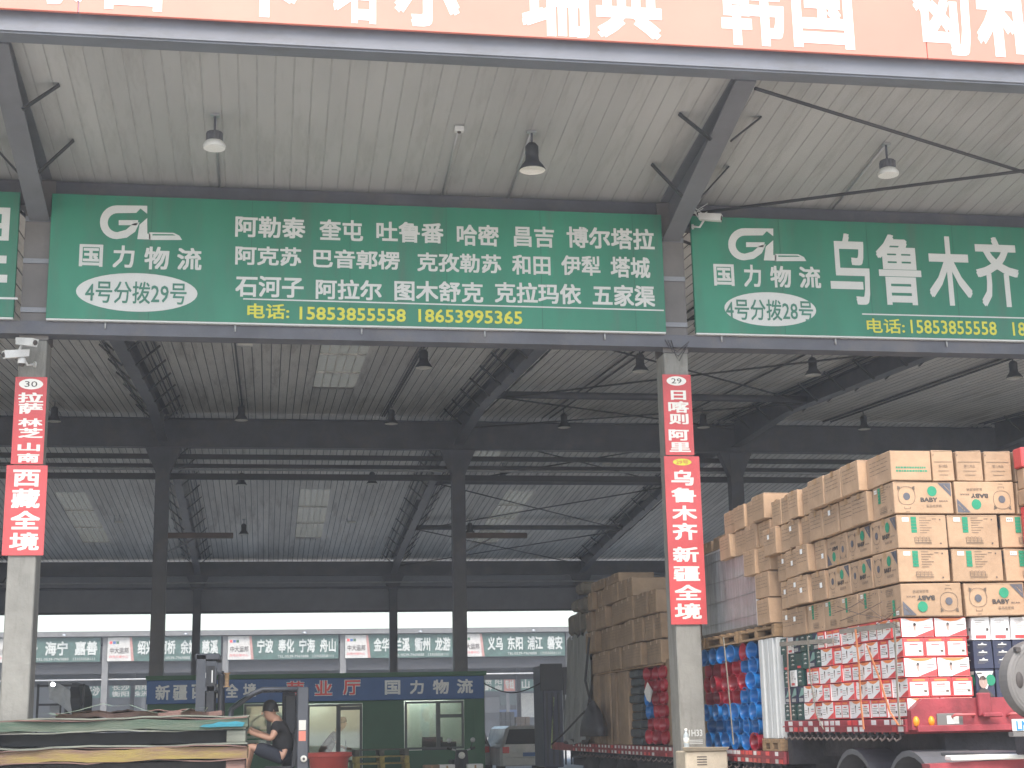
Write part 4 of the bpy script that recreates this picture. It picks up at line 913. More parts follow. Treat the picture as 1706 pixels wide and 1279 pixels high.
for q0, q1 in ((-.032, -.022),): n_ = len(pts_); b.v += [(XR1+x_, YB0+q0, z_) for x_, z_ in pts_]+[(XR1+x_, YB0+q1, z_) for x_, z_ in pts_]; b.face(range(n_), m_sheet['teal']); [b.face((k_, (k_+1) % n_, n_+(k_+1) % n_, n_+k_), m_sheet['teal']) for k_ in range(n_)]
b.build('blue_paint_strip', stk)
sheet(1.675, .05, -2.2, XR1-.28, pink, 9, .9, y0=YB0+.25); sheet(1.73, .012, -2.05, XR1-.6, pink, 10, .8, y0=YB0+.3)
for x in (-4.4, -2.9, XR1-.12):
    for (z0, z1, mm) in ((1.385, 1.515, m_sheet['pale'] if x > -1 else m_steel), (.97, 1.205, pink if x > -1 else m_steel)): b = MB(); b.bbox(x-.1, x+.1, YB0+.03, YB0+1.2, z0, z1, mm, .008); b.build('bearer', stk)
b = MB(); b.bbox(-4.9, XR1-.03, YB0+.3, YB0+1.2, 1.385, 1.515, m_forkd); b.bbox(-4.9, XR1-.03, YB0+.3, YB0+1.2, .97, 1.2, m_forkd); b.build('gap_shade_block', stk)  # dark blocks set back in the gaps stand in for shadow there
# plastic film lying over the stack
t = thing('plastic_film', 'crumpled pale green plastic film lying on top of the board stack', 'film', (-1.8, YB0+.2, 1.68))
def filmstrip(pts, w):
    b = MB()
    for (a, c) in zip(pts, pts[1:]):
        b.poly([a, c, Vector(c)+Vector((0, w, .004)), Vector(a)+Vector((0, w, .004))], m_film)
    b.build('film_strip', t)
P = lambda px, py: atY(px, py, YB0+.12)
filmstrip([P(90, 1191), P(125, 1184), P(170, 1172), P(185, 1176), P(215, 1174), P(240, 1183), P(262, 1188)], .25)
filmstrip([P(300, 1187), P(315, 1180), P(345, 1178), P(340, 1186)], .3)
filmstrip([P(20, 1193), P(60, 1190), P(80, 1188), P(95, 1192)], .2)
t = thing('plastic_film', 'shiny plastic film rolled on the front bar of the forklift guard', 'film', (FX(390), YD-.5, 1.85))
P = lambda px, py: atY(px, py, YD-.5)
for k in range(4): filmstrip([P(378+k*4, 1184-k*2), P(392+k*5, 1170-k*2), P(408+k*3, 1160-k)], .3)
tr = thing('load_trolley', 'low dark flatbed trolley under the board stack', 'trolley', (-2.4, YB0, 0))
b = MB(); b.bbox(-4.9, XR1-.1, YB0+.05, YB0+1.3, .85, .965, m_forkd, .01); b.build('deck', tr)
for x in (-4.3, -2.4, -.6):
    for yy in (YB0+.1, YB0+1.1): b = MB(); b.lathe([(0, 0), (.2, 0), (.3, .02), (.3, .13), (.2, .15), (0, .15)], (x, yy, .302), m_tyre, 'Y', 20); b.build('wheel', tr); b = MB(); b.box(x-.05, x+.05, yy+.0, yy+.1, .6, .85, m_forkd); b.build('wheel_bracket', tr)

# ------------------------------------------------------------------ mid-ground odds: red tub, pallets, scooter, cars, container, tarp rack
c = atY(548, 1262, 30)
t = thing('red_tub', 'round bright red plastic tub with a wide rim in front of the office door', 'tub', (c.x, 30, 0))
b = MB(); b.lathe([(.0, .02), (.30, .02), (.38, .95), (.44, 1.0), (.45, 1.06), (.42, 1.07), (.41, 1.02), (.36, .96), (.30, .1)], (c.x, 30, 0), m_binr2, n=32); b.build('shell', t)
b = MB(); b.tube([(c.x+.44*math.cos(w*math.pi/12), 30+.44*math.sin(w*math.pi/12), 1.0) for w in range(25)], .018, m_binr2, 6, False); b.build('rim', t)
def pallet_mesh(nm, w=1.2, d=1.0, h=.145, m=None):
    m = m or m_pal; b = MB()
    for k in range(5): y = k*(d-.1)/4; b.bbox(0, w, y, y+.1, h-.022, h, m, .003)
    for x in (0, w/2-.05, w-.1):
        b.bbox(x, x+.1, 0, d, h-.045, h-.023, m, .003)
        for y in (0, d/2-.05, d-.1): b.bbox(x, x+.1, y, y+.1, .022, h-.046, m, .003)
        b.bbox(x, x+.1, .0, d, 0, .021, m, .003)
    return b.mesh(nm)
pm = pallet_mesh('pallet'); m_paly = mat('yellow pallet wood', (.42, .33, .10), .8, var=.3, scale=5, bump=.3); pmy = pallet_mesh('pallet', m=m_paly)
pmd = pallet_mesh('pallet', m=mat('old pallet wood', (.13, .13, .10), .85, var=.3, scale=5, bump=.3))
a = atY(590, 1260, 34)
for k in range(7):
    o = inst((pmy if k in (3, 4, 5) else pmd), 'pallet', (a.x+random.uniform(-.03, .05), 34+random.uniform(0, .06), .15*k+.005), None, (0, 0, R(random.uniform(-2, 2))))
    tag(o, '%s pallet, %s of the stack in front of the office wall' % ('yellowed wooden' if k in (3, 4, 5) else 'dark old wooden', ('lowest', 'second', 'third', 'fourth', 'third from the top', 'second from the top', 'topmost')[k]), 'pallet', 'pallets stacked by the office')
# scooter
c = atY(768, 1262, 33)
sc = thing('electric_scooter', 'dark electric scooter with mirrors parked in front of the office window', 'scooter', (c.x, 33, 0))
x, y = c.x, 33
def sb(b, n): return b.build(n, sc)
b = MB(); b.tube([(x-.27, y-.02, 1.05), (x-.1, y-.06, 1.0), (x+.1, y-.06, 1.0), (x+.27, y-.02, 1.05)], .018, m_galv, 8); b.tube([(x-.30, y-.02, 1.06), (x-.2, y-.04, 1.03)], .026, m_blk, 8); b.tube([(x+.30, y-.02, 1.06), (x+.2, y-.04, 1.03)], .026, m_blk, 8); sb(b, 'handlebar')
b = MB(); b.tube([(x, y-.06, 1.0), (x, y-.2, .6), (x, y-.3, .3)], [.05, .06, .03], m_forkd, 10); b.hexa([(x-.18, y-.12, .45), (x+.18, y-.12, .45), (x+.18, y-.02, .45), (x-.18, y-.02, .45), (x-.12, y-.14, 1.0), (x+.12, y-.14, 1.0), (x+.12, y-.04, 1.02), (x-.12, y-.04, 1.02)], m_forkd); sb(b, 'front_shield')
b = MB(); b.lathe([(0, -.06), (.07, -.04), (.075, 0)], (x, y-.14, .9), m_lab, 'Y', 14); sb(b, 'headlight')
for sg in (-1, 1): b = MB(); b.tube([(x+sg*.2, y-.04, 1.03), (x+sg*.26, y-.02, 1.2)], .008, m_blk, 5); b.lathe([(0, -.01), (.055, -.008), (.055, .006), (0, .01)], (x+sg*.26, y-.02, 1.22), m_galv, 'Y', 12); sb(b, 'mirror')
b = MB(); b.bbox(x-.16, x+.16, y+.35, y+1.0, .7, .8, m_blk, .03); sb(b, 'seat')
b = MB(); b.bbox(x-.15, x+.15, y-.05, y+1.0, .25, .35, m_forkd, .03); b.bbox(x-.14, x+.14, y+.4, y+1.0, .36, .69, m_casen, .04); sb(b, 'body')
for yy in (y-.32, y+.95): b = MB(); b.lathe([(0, -.05), (.1, -.05), (.23, -.05), (.25, -.03), (.25, .03), (.23, .05), (0, .05)], (x, yy, .252), m_tyre, 'X', 20); sb(b, 'wheel')
c = atY(735, 1275, 32.5)
for (px, mm, lab) in ((720, m_ctn2, 'small dull carton on the floor left of the scooter'), (745, m_casew, 'small pale box on the floor beside the scooter'), (792, m_casew, 'small grey white box right of the scooter')):
    a = atY(px, 1275, 32.6); b = MB(); b.bbox(a.x-.17, a.x+.17, 32.6, 32.95, 0, .72, mm, .01); b.box(a.x-.02, a.x+.02, 32.597, 32.6, .02, .7, m_tape); tag(b.build('floor_box'), lab, 'box')
# cars
def car(label, cx, y, w=1.78, h=1.5):
    t = thing('parked_car', label, 'car', (cx, y, 0), 'white cars parked behind the office'); B = lambda b, n: b.build(n, t)
    b = MB()
    prof = [(-w/2, .35), (-w/2, .85), (-w/2+.07, .98), (-w/2+.2, h-.08), (-w/2+.32, h), (w/2-.32, h), (w/2-.2, h-.08), (w/2-.07, .98), (w/2, .85), (w/2, .35)]
    ys = [(0, 0.0), (.12, 1), (4.1, 1), (4.3, 0)]
    rings = []
    for (dy, k) in ((0, .92), (.1, 1), (1.0, 1), (3.2, 1), (4.3, .9)):
        base = len(b.v)
        for (px_, pz) in prof:
            z = pz if (dy < 3.3) else min(pz, .95); b.v.append((cx+px_*k, y+dy+(0.25*(pz-.9) if dy < .2 and pz > .9 else 0), z))
        rings.append(base)
    n = len(prof)
    for a, c_ in zip(rings, rings[1:]):
        for k in range(n-1): b.face((a+k, a+k+1, c_+k+1, c_+k), m_carw)
    b.face([rings[0]+k for k in range(n)], m_carw); b.face([rings[-1]+k for k in range(n)], m_carw); B(b, 'body')
    b = MB(); b.poly([(cx-w/2+.15, y-.01, .97), (cx+w/2-.15, y-.01, .97), (cx+w/2-.3, y+.11, h-.1), (cx-w/2+.3, y+.11, h-.1)], m_carglass); B(b, 'rear_window')
    b = MB(); b.bbox(cx-w/2+.05, cx+w/2-.05, y-.05, y+.1, .35, .6, m_carw, .03); B(b, 'bumper')
    for sg in (-1, 1): b = MB(); b.bbox(cx+sg*(w/2-.17)-.1, cx+sg*(w/2-.17)+.1, y-.015, y+.03, .72, .9, m_caser, .01); B(b, 'tail_light'); 
    for sg in (-1, 1):
        for dy in (.75, 3.4): b = MB(); b.lathe([(0, -.1), (.2, -.1), (.31, -.09), (.32, 0), (.31, .1), (0, .1)], (cx+sg*(w/2-.12), y+dy, .322), m_tyre, 'X', 20); B(b, 'wheel')
    b = MB(); b.box(cx-.22, cx+.22, y-.056, y-.052, .62, .73, m_offb); B(b, 'number_plate')
a = atY(832, 1240, 44); car('white car partly hidden by the office corner, seen from behind', a.x-.75, 46.5)
a = atY(868, 1240, 44); car('white car beside the dark container, seen from behind', a.x+.35, 44.5)
# dark container body
a = atY(887, 1200, 33); c = atY(938, 1200, 33)
a.x += .19
ct = thing('dark_container', 'dark blue grey box body standing left of the tarpaulined load', 'container', (a.x, 33, 0)); zt = atY(900, 1108, 33).z
b = MB(); b.bbox(a.x+.06, c.x, 33, 34.2, .6, zt, m_casen, .02); b.build('box_body', ct)
b = MB(); b.bbox(a.x+.0, a.x+.5, 32.95, 33.0, zt-.55, zt+.03, m_forkd, .01); b.bbox(a.x+.5, c.x+.4, 32.94, 32.99, zt-.65, zt-.05, m_forkd, .01); b.build('roller_shutter_case', ct)
b = MB(); b.bar((c.x-.2, 32.98, 2.1), (c.x-.28, 32.98, 1.0), .03, .02, mat('lime strip', (.25, .30, .12), .5)); b.build('edge_strip', ct)
for k in range(5): b = MB(); b.box(a.x+.12+.13*k, a.x+.16+.13*k, 32.97, 32.999, .65, zt-.6, m_forkd); b.build('rib', ct)
for xx in (a.x+.2, c.x-.2): b = MB(); b.lathe([(0, -.12), (.3, -.12), (.42, -.1), (.42, .1), (0, .12)], (xx, 33.6, .422), m_tyre, 'X', 20); b.build('wheel', ct)
b = MB(); p0 = atY(806, 1138, 35.9); p1 = atY(902, 1137, 33); pts = [p0+(p1-p0)*k/10-Vector((0, 0, .22*math.sin(math.pi*k/10))) for k in range(11)]; b.tube(pts, .014, m_blk, 6); tag(b.build('overhead_cable'), 'black cable sagging from the office corner to the dark container', 'cable')
# rack with plastic sheet, lit lamp, dark truck cab at the left
a = atY(60, 1180, 30); c = atY(133, 1180, 30)
b0 = thing('sheet_rack', 'dark steel rack draped with a pale plastic sheet behind the left column', 'rack', (a.x, 30, 0))
for (xx) in (a.x, a.x+.42, a.x+.84): b = MB(); b.box(xx, xx+.04, 30, 30.04, 0, 2.45, m_forkd); b.build('post', b0)
for zz in (1.75, 2.05, 2.4): b = MB(); b.box(a.x, a.x+.88, 30.0, 30.03, zz, zz+.04, m_forkd); b.build('rail', b0)
b = MB()
for k in range(9): b.tube([(a.x+.27+.02*k, 29.97, 1.72), (a.x+.27+.02*k, 29.97, 2.05)], .007, m_galv, 5)
b.build('spring_coil', b0)
b = MB(); n = 9; base = len(b.v)
for i in range(n):
    for j in range(6):
        u = i/(n-1); v = j/5; b.v.append((a.x+.2+u*.42+.05*v, 29.93+.05*math.sin(i*1.9+j)+.04*math.sin(j*2), 2.50-.06*u*u*3-v*(.34+.12*u)))
for i in range(n-1):
    for j in range(5): b.face((base+i*6+j, base+(i+1)*6+j, base+(i+1)*6+j+1, base+i*6+j+1), m_film if False else sheer_mat('pale film', (.55, .57, .6), .3, .2), True)
tag(b.build('plastic_sheet'), 'pale wrinkled plastic sheet hung over the dark rack at the left', 'sheet')
lp = atY(88, 1140, 29.8); t = thing('work_lamp', 'small round lit lamp above the plastic sheet behind the left column', 'lamp', lp)
b = MB(); b.lathe([(0, -.02), (.035, -.015), (.04, .01)], lp, m_lampon, 'Y', 12); b.build('lit_lens', t); b = MB(); b.lathe([(.045, .0), (.045, .05), (.02, .09), (0, .09)], lp, m_forkd, 'Y', 12); b.build('housing', t)
b = MB(); b.tube([lp+Vector((0, .1, 0)), (lp.x, 30.0, 2.42)], .012, m_forkd, 6); b.build('bracket', t)
cb = thing('dark_truck_cab', 'dark curved truck cab side right of the plastic sheet, left background', 'truck', (c.x, 31, 0))
xa, xb = atY(108, 1180, 31).x, atY(134, 1180, 31).x
b = MB(); b.hexa([(xa, 31, .6), (xb, 31, .6), (xb, 33, .6), (xa, 33, .6), (xa+.02, 31, 2.2), (xb, 31, 2.2), (xb, 33, 2.3), (xa, 33, 2.3)], m_forkd)
b.hexa([(xa+.02, 31, 2.2), (xb, 31, 2.2), (xb, 33, 2.3), (xa, 33, 2.3), (xa+.1, 31.15, 2.5), (xb-.08, 31.15, 2.5), (xb-.08, 33, 2.5), (xa+.1, 33, 2.5)], m_forkd); b.build('cab', cb)
b = MB(); b.box(xa-.02, xa, 31.1, 32.2, .7, 2.1, m_steel); b.build('door', cb)
b = MB(); b.lathe([(0, -.1), (.3, -.1), (.42, -.1), (.42, .1), (0, .1)], (xb-.12, 32, .422), m_tyre, 'X', 20); b.build('wheel', cb)

# ------------------------------------------------------------------ cabinet and bottle at the foot of the middle column
cx = 5.17
t = thing('post_box', 'beige worn box with printed lines standing against the middle column', 'box', (cx, 17.75, 0))
mb_ = mat('beige board', (.50, .43, .33), .7, var=.15, scale=4, bump=.2)
b = MB(); b.bbox(cx-.26, cx+.26, 17.62, 18.06, .0, 1.165, mb_, .015); b.build('carton_body', t)
b = MB(); b.hexa([(cx-.27, 17.60, 1.165), (cx+.25, 17.60, 1.165), (cx+.25, 17.66, 1.165), (cx-.27, 17.66, 1.165), (cx-.30, 17.56, 1.21), (cx+.27, 17.57, 1.20), (cx+.27, 17.585, 1.205), (cx-.30, 17.58, 1.215)], mb_); b.build('flap', t)
b = MB()
for k in range(4): b.box(cx-.12, cx+.0, 17.617, 17.62, 1.0+.03*k, 1.012+.03*k, m_ink)
b.build('print', t)
t = thing('plastic_bottle', 'clear plastic water bottle standing on the beige box at the middle column', 'bottle', (cx-.19, 17.8, 1.167))
b = MB(); b.lathe([(0, 0), (.034, 0), (.036, .02), (.032, .06), (.036, .09), (.036, .16), (.03, .19), (.014, .215), (.014, .235)], (cx-.19, 17.8, 1.167), sheer_mat('bottle plastic', (.6, .66, .68), .4, .15), n=16); b.build('shell', t)
b = MB(); b.lathe([(.036, .09), (.0375, .091), (.0375, .15), (.036, .151)], (cx-.19, 17.8, 1.167), m_lab, n=16); b.build('label_band', t)
b = MB(); b.lathe([(.017, .235), (.017, .258), (0, .258)], (cx-.19, 17.8, 1.167), m_white, n=12); b.build('cap', t)
b = MB(); q = plane(YC-.203); b.text('1H33', cx-.07, 1.33, cx+.1, 1.41, q, m_slet, .02)
for k in range(3): b.box(cx-.08, cx+.1, YC-.2035, YC-.2025, 1.24+.02*k, 1.248+.02*k, m_slet)
tag(b.build('stencil_mark'), 'faint pale stencilled letters low on the middle concrete column', 'marking')
#PART3
# ------------------------------------------------------------------ lowbed trailer and tractor
XS, YFR = 5.55, 12.60
tl = thing('lowbed_trailer', 'red stepped lowbed trailer with red and white reflectors, stacked high with goods', 'trailer', (7, 20, 0))
def T(b, n): return b.build(n, tl)
b = MB(); b.box(XS+.01, XS+2.7, YFR+.06, 15.78, 1.36, 1.485, m_trail); T(b, 'upper_deck')
b = MB(); b.box(XS+.01, XS+2.7, 15.85, 29.5, 1.04, 1.165, m_trail); T(b, 'lower_deck')
b = MB(); b.hexa([(XS+.01, 15.70, 1.04), (XS+2.7, 15.70, 1.04), (XS+2.7, 15.84, 1.04), (XS+.01, 15.84, 1.04), (XS+.01, 15.70, 1.36), (XS+2.7, 15.70, 1.36), (XS+2.7, 15.84, 1.36), (XS+.01, 15.84, 1.36)], m_under); T(b, 'step_plate')
# front board with chamfered corner
b = MB(); y0, y1 = YFR-.05, YFR+.04
prof = [(XS-.01, 1.395), (XS-.01, 1.56), (XS+.11, 1.66), (XS+1.02, 1.66), (XS+1.06, 1.60), (XS+2.7, 1.60), (XS+2.7, 1.395)]
n = len(prof); base = len(b.v); b.v += [(x, y0, z) for x, z in prof]+[(x, y1, z) for x, z in prof]
b.face(range(base, base+n), m_trail); b.face([base+n+k for k in range(n)][::-1], m_trail)
for k in range(n): b.face((base+k, base+(k+1) % n, base+n+(k+1) % n, base+n+k), m_trail)
fbd = T(b, 'front_board')
b = MB(); b.bbox(XS+.03, XS+2.65, y0-.03, y0-.001, 1.375, 1.43, m_trail, .005); b.bbox(XS+.6, XS+.72, y0-.05, y0-.002, 1.50, 1.70, m_trail, .01); b.bbox(XS+.62, XS+.80, y0-.09, y0-.052, 1.49, 1.53, m_trail, .01); b.build('bracket', fbd)
for x in (XS+.46, XS+.98): b = MB(); b.tube([(x-.1, y0-.01, 1.50), (x-.09, y0-.06, 1.515), (x+.09, y0-.06, 1.515), (x+.1, y0-.01, 1.50)], .012, mat('pink worn red', (.55, .12, .12), .5), 8); b.build('hand_grip', fbd)
for x in (XS+.03, XS+.17): b = MB(); b.lathe([(0, -.025), (.02, -.02), (.034, -.008), (.036, 0)], (x, y0-.002, 1.465), m_amber, 'Y', 16, .8, 1.25); b.build('amber_lamp', fbd)
b = MB(); b.bbox(XS+.22, XS+.46, y0-.012, y0-.001, 1.42, 1.53, m_tank, .004); b.box(XS+.31, XS+.42, y0-.014, y0-.0125, 1.44, 1.51, m_lab); b.build('socket_plate', fbd)
# side rails with reflector pieces, rope hooks
for (ya, yb, zt, zb) in ((YFR+.04, 15.80, 1.49, 1.375), (15.86, 29.4, 1.17, 1.035)):
    b = MB(); b.bbox(XS-.03, XS+.0, ya, yb, zb, zt, m_trail, .006); sr = T(b, 'side_rail')
    b = MB(); b.box(XS-.05, XS-.031, ya, yb, (zb+zt)/2-.006, (zb+zt)/2+.006, m_trail); b.build('rib', sr)
    y = ya+.05; k = 0
    while y < min(yb, 27.5)-.12:
        for (z0, z1) in ((zb+.006, zb+.050), (zt-.050, zt-.006)):
            if random.random() < (.75 if y < 19 else .85):
                b = MB(); l = random.uniform(.09, .13); b.box(XS-.034, XS-.0305, y, y+l, z0, z1, m_refw if (random.random() < .72) else m_refr); b.build('reflector', sr)
        y += .15 if y < 19 else .24; k += 1
    y = ya+.15
    while y < min(yb, 27)-.1:
        b = MB(); r_ = random.uniform(-.02, .02)
        b.tube([(XS-.015, y, zb), (XS-.02, y, zb-.05), (XS-.06, y+r_, zb-.075), (XS-.075, y+r_, zb-.05)], .010, mat('rusty hook', (.13, .10, .09), .7), 6); b.bbox(XS-.03, XS+.02, y-.02, y+.02, zb-.03, zb, m_under, .004)
        b.build('rope_hook', tl); y += .17 if y < 16 else .3
b = MB(); b.box(XS+.35, XS+2.4, YFR+.1, 15.7, 1.12, 1.36, m_under); b.box(XS+.3, XS+.42, 15.8, 29, .75, 1.04, m_under); b.box(XS+2.2, XS+2.35, 15.8, 29, .75, 1.04, m_under)
for k in range(10): b.box(XS+.1, XS+2.6, 16.4+k*1.3, 16.5+k*1.3, .9, 1.035, m_under)
T(b, 'chassis_frame')
for yy in (24.2, 25.5, 26.8):
    b = MB(); b.lathe([(0, -.1), (.2, -.1), (.24, -.13), (.44, -.14), (.49, -.1), (.49, .1), (.44, .12), (0, .1)], (XS+.25, yy, .492), m_tyre, 'X', 28); wh = T(b, 'wheel')
    b = MB(); b.lathe([(0, -.145), (.08, -.15), (.1, -.12), (.22, -.135), (.24, -.15)], (XS+.25, yy, .492), m_tank, 'X', 20); b.build('rim', wh)
for (px, zz) in ((1312, .9),): b = MB(); b.bbox(XS-.0, XS+.3, 15.9, 16.4, .62, 1.0, m_under, .02); b.bbox(XS-.02, XS+.25, 18.3, 19.0, .55, .98, m_under, .02); T(b, 'tool_box')
# tractor behind (towards the camera): fenders, wheels, tank
tc_ = thing('tractor_unit', 'rear of a truck tractor with grey fenders and round tank, at the right edge', 'truck', (7, 12, 0))
for (yy) in (14.05, 12.75):
    b = MB(); b.lathe([(0, -.1), (.2, -.1), (.26, -.14), (.46, -.15), (.52, -.1), (.52, .12), (.46, .14), (0, .12)], (XS+.25, yy, .522), m_tyre, 'X', 32)
    for k in range(30): w = 2*math.pi*k/30; b.bar((XS+.14, yy+.52*math.cos(w), .522+.52*math.sin(w)), (XS+.36, yy+.52*math.cos(w), .522+.52*math.sin(w)), .05, .02, m_tyre)
    wh = b.build('wheel', tc_)
    b = MB(); b.lathe([(0, -.13), (.1, -.15), (.11, -.11), (.24, -.13), (.26, -.155)], (XS+.25, yy, .522), m_tank, 'X', 24); b.build('rim', wh)
    b = MB(); n = 14; pts = []
    for k in range(n+1): w = R(8+164*k/n); pts.append((yy+.62*math.cos(w), .56+.66*math.sin(w)))
    for (p, q) in zip(pts, pts[1:]):
        b.poly([(XS+.02, p[0], p[1]), (XS+.02, q[0], q[1]), (XS+.55, q[0], q[1]), (XS+.55, p[0], p[1])], m_fender); b.poly([(XS+.02, p[0], p[1]), (XS+.02, q[0], q[1]), (XS+.02, q[0], q[1]-.05), (XS+.02, p[0], p[1]-.05)], m_fender)
    b.build('fender', tc_)
b = MB(); b.bbox(XS+.02, XS+.5, 11.3, 12.1, 1.18, 1.22, m_fender, .01); b.build('fender_flat', tc_)
b = MB(); b.box(XS+.7, XS+.85, 9, 14.9, .85, 1.1, m_under); b.box(XS+1.7, XS+1.85, 9, 14.9, .85, 1.1, m_under); b.bbox(XS+.8, XS+1.8, 12.9, 13.8, 1.1, 1.13, m_under, .01); b.build('chassis', tc_)
c = atX(1712, 1131, XS+.55); Rr_ = .31
tk = MB(); cy = 10.9; cc = atY(1742, 1132, cy)
tk.lathe([(0, 0), (Rr_-.02, 0)], (cc.x, cy, cc.z), m_tank, 'Y', 48, sm=False); tk.lathe([(Rr_-.02, 0), (Rr_, .012), (Rr_, .15), (Rr_-.03, .17), (0, .17)], (cc.x, cy, cc.z), m_tank, 'Y', 48, sm=False); tk.lathe([(Rr_-.035, -.001), (Rr_-.045, -.006), (Rr_-.055, -.001)], (cc.x, cy, cc.z), m_tank, 'Y', 48); tko = tk.build('gas_tank', tc_)
b = MB(); b.lathe([(0, -.006), (.05, -.004), (.055, .004)], (cc.x-.215, cy, cc.z+.0), m_ink, 'Y', 16, .6, 1.2); b.build('valve_opening', tko)
b = MB(); a = atY(1694, 1082, cy-.01); b.bbox(a.x-.01, a.x+.03, cy-.02, cy+.03, a.z-.02, a.z+.02, m_ink, .004); b.build('bolt', tko)
b = MB(); a = atY(1686, 1198, cy-.1); b.bbox(a.x, a.x+.36, cy-.1, cy-.085, a.z-.09, a.z+.0, m_lab, .004); b.bbox(a.x-.0, a.x+.36, cy-.1, cy-.02, a.z-.13, a.z-.095, m_tank, .004); lp_ = b.build('tank_plate', tc_)
b = MB(); b.text('LNG', a.x+.03, a.z-.085, a.x+.20, a.z-.012, plane(cy-.103), mat('plate blue', (.03, .25, .5), .5), .02); b.text('气', a.x+.23, a.z-.085, a.x+.31, a.z-.012, plane(cy-.103), mat('plate blue', (.03, .25, .5), .5), .02); b.build('lettering', lp_)
b = MB(); b.bbox(cc.x-.2, cc.x+.4, cy+.0, cy+.2, cc.z-Rr_-.25, cc.z-Rr_-.02, m_under, .01); b.build('tank_cradle', tc_)
a = atY(1585, 1263, 11.2); b = MB(); b.bbox(a.x, a.x+.62, 11.2, 11.32, a.z-.02, a.z+.02, m_lab, .008); b.build('side_step', tc_)
b = MB(); a2 = atY(1560, 1266, 11.25); b.hexa([(a2.x+.02, 11.25, .75), (a2.x+1.0, 11.25, .75), (a2.x+1.0, 11.4, .75), (a2.x+.02, 11.4, .75), (a2.x-.06, 11.25, a2.z-.03), (a2.x+1.0, 11.25, a2.z), (a2.x+1.0, 11.4, a2.z), (a2.x-.06, 11.4, a2.z-.03)], m_trail); b.build('side_skirt', tc_)

# ------------------------------------------------------------------ cartons
def faces_of(L, D, H):
    "four printable faces of a box centred on x,y with base z=0: fn(u,v) with u to the right as seen"
    e = .0015
    return {'F': (lambda u, v: (u-L/2, -D/2-e, v), L), 'B': (lambda u, v: (L/2-u, D/2+e, v), L), 'W': (lambda u, v: (-L/2-e, D/2-u, v), D), 'E': (lambda u, v: (L/2+e, u-D/2, v), D)}
def line(b, f, u0, v0, u1, v1, w, m):
    if abs(u1-u0) >= abs(v1-v0): b.poly([f(u0, v0-w/2), f(u1, v1-w/2), f(u1, v1+w/2), f(u0, v0+w/2)], m)
    else: b.poly([f(u0-w/2, v0), f(u0+w/2, v0), f(u1+w/2, v1), f(u1-w/2, v1)], m)
def ring(b, f, cu, cv, ru, rv, w, m, n=22, a0=0, a1=360, sq=1.0):
    P = []
    for k in range(n+1):
        a = R(a0+(a1-a0)*k/n); c, s = math.cos(a), math.sin(a); q = (abs(c)**(2/sq), abs(s)**(2/sq)) if sq != 1 else (0, 0)
        P.append((math.copysign(abs(c)**sq, c), math.copysign(abs(s)**sq, s)))
    for p, q in zip(P, P[1:]): b.poly([f(cu+p[0]*ru, cv+p[1]*rv), f(cu+q[0]*ru, cv+q[1]*rv), f(cu+q[0]*(ru-w), cv+q[1]*(rv-w)), f(cu+p[0]*(ru-w), cv+p[1]*(rv-w))], m)
def bear_print(b, f, L, H):
    s = min(L/.58, 1)
    ring(b, f, L*.22, H*.56, .085*s, .085, .004, m_inkb, sq=.8); ring(b, f, L*.22, H*.54, .034*s, .034, .034*s*.98, m_inkv, 16)
    for sg in (-1, 1): b.poly([f(L*.22+sg*.055*s, H*.56+.078), f(L*.22+sg*.085*s, H*.56+.090), f(L*.22+sg*.082*s, H*.56+.05)], m_inkb)
    line(b, f, L*.22-.028*s, H*.16, L*.22+.028*s, H*.16, .004, m_inkb); line(b, f, L*.22-.028*s, H*.16, L*.22-.028*s, H*.22, .004, m_inkb); line(b, f, L*.22+.028*s, H*.16, L*.22+.028*s, H*.22, .004, m_inkb); line(b, f, L*.22-.02*s, H*.07, L*.22+.02*s, H*.07, .004, m_inkb)
    ring(b, f, L*.655, H*.70, .047*s, .047, .047*s*.98, m_inkg, 20)
    b.text('BABY', L*.45, H*.37, L*.735, H*.505, f, m_ink, .035); b.text('BEAR', L*.765, H*.375, L*.915, H*.42, f, m_ink, .0)
    b.text('童品纸尿裤', L*.54, H*.20, L*.80, H*.29, f, m_inkb, .0)
    b.poly([f(L*.76, H*.95), f(L*.975, H*.95), f(L*.975, H*.53)], m_inkv); b.text('尿裤', L*.885, H*.76, L*.955, H*.88, lambda u, v: tuple(Vector(f(u, v))+(Vector(f(0, 0))-Vector(f(0, 0)))), m_lab, .0) if False else None
    g_ = lambda u, v: f(u, v)
    line(b, f, L*.86, H*.90, L*.955, H*.70, .010, m_ctn)
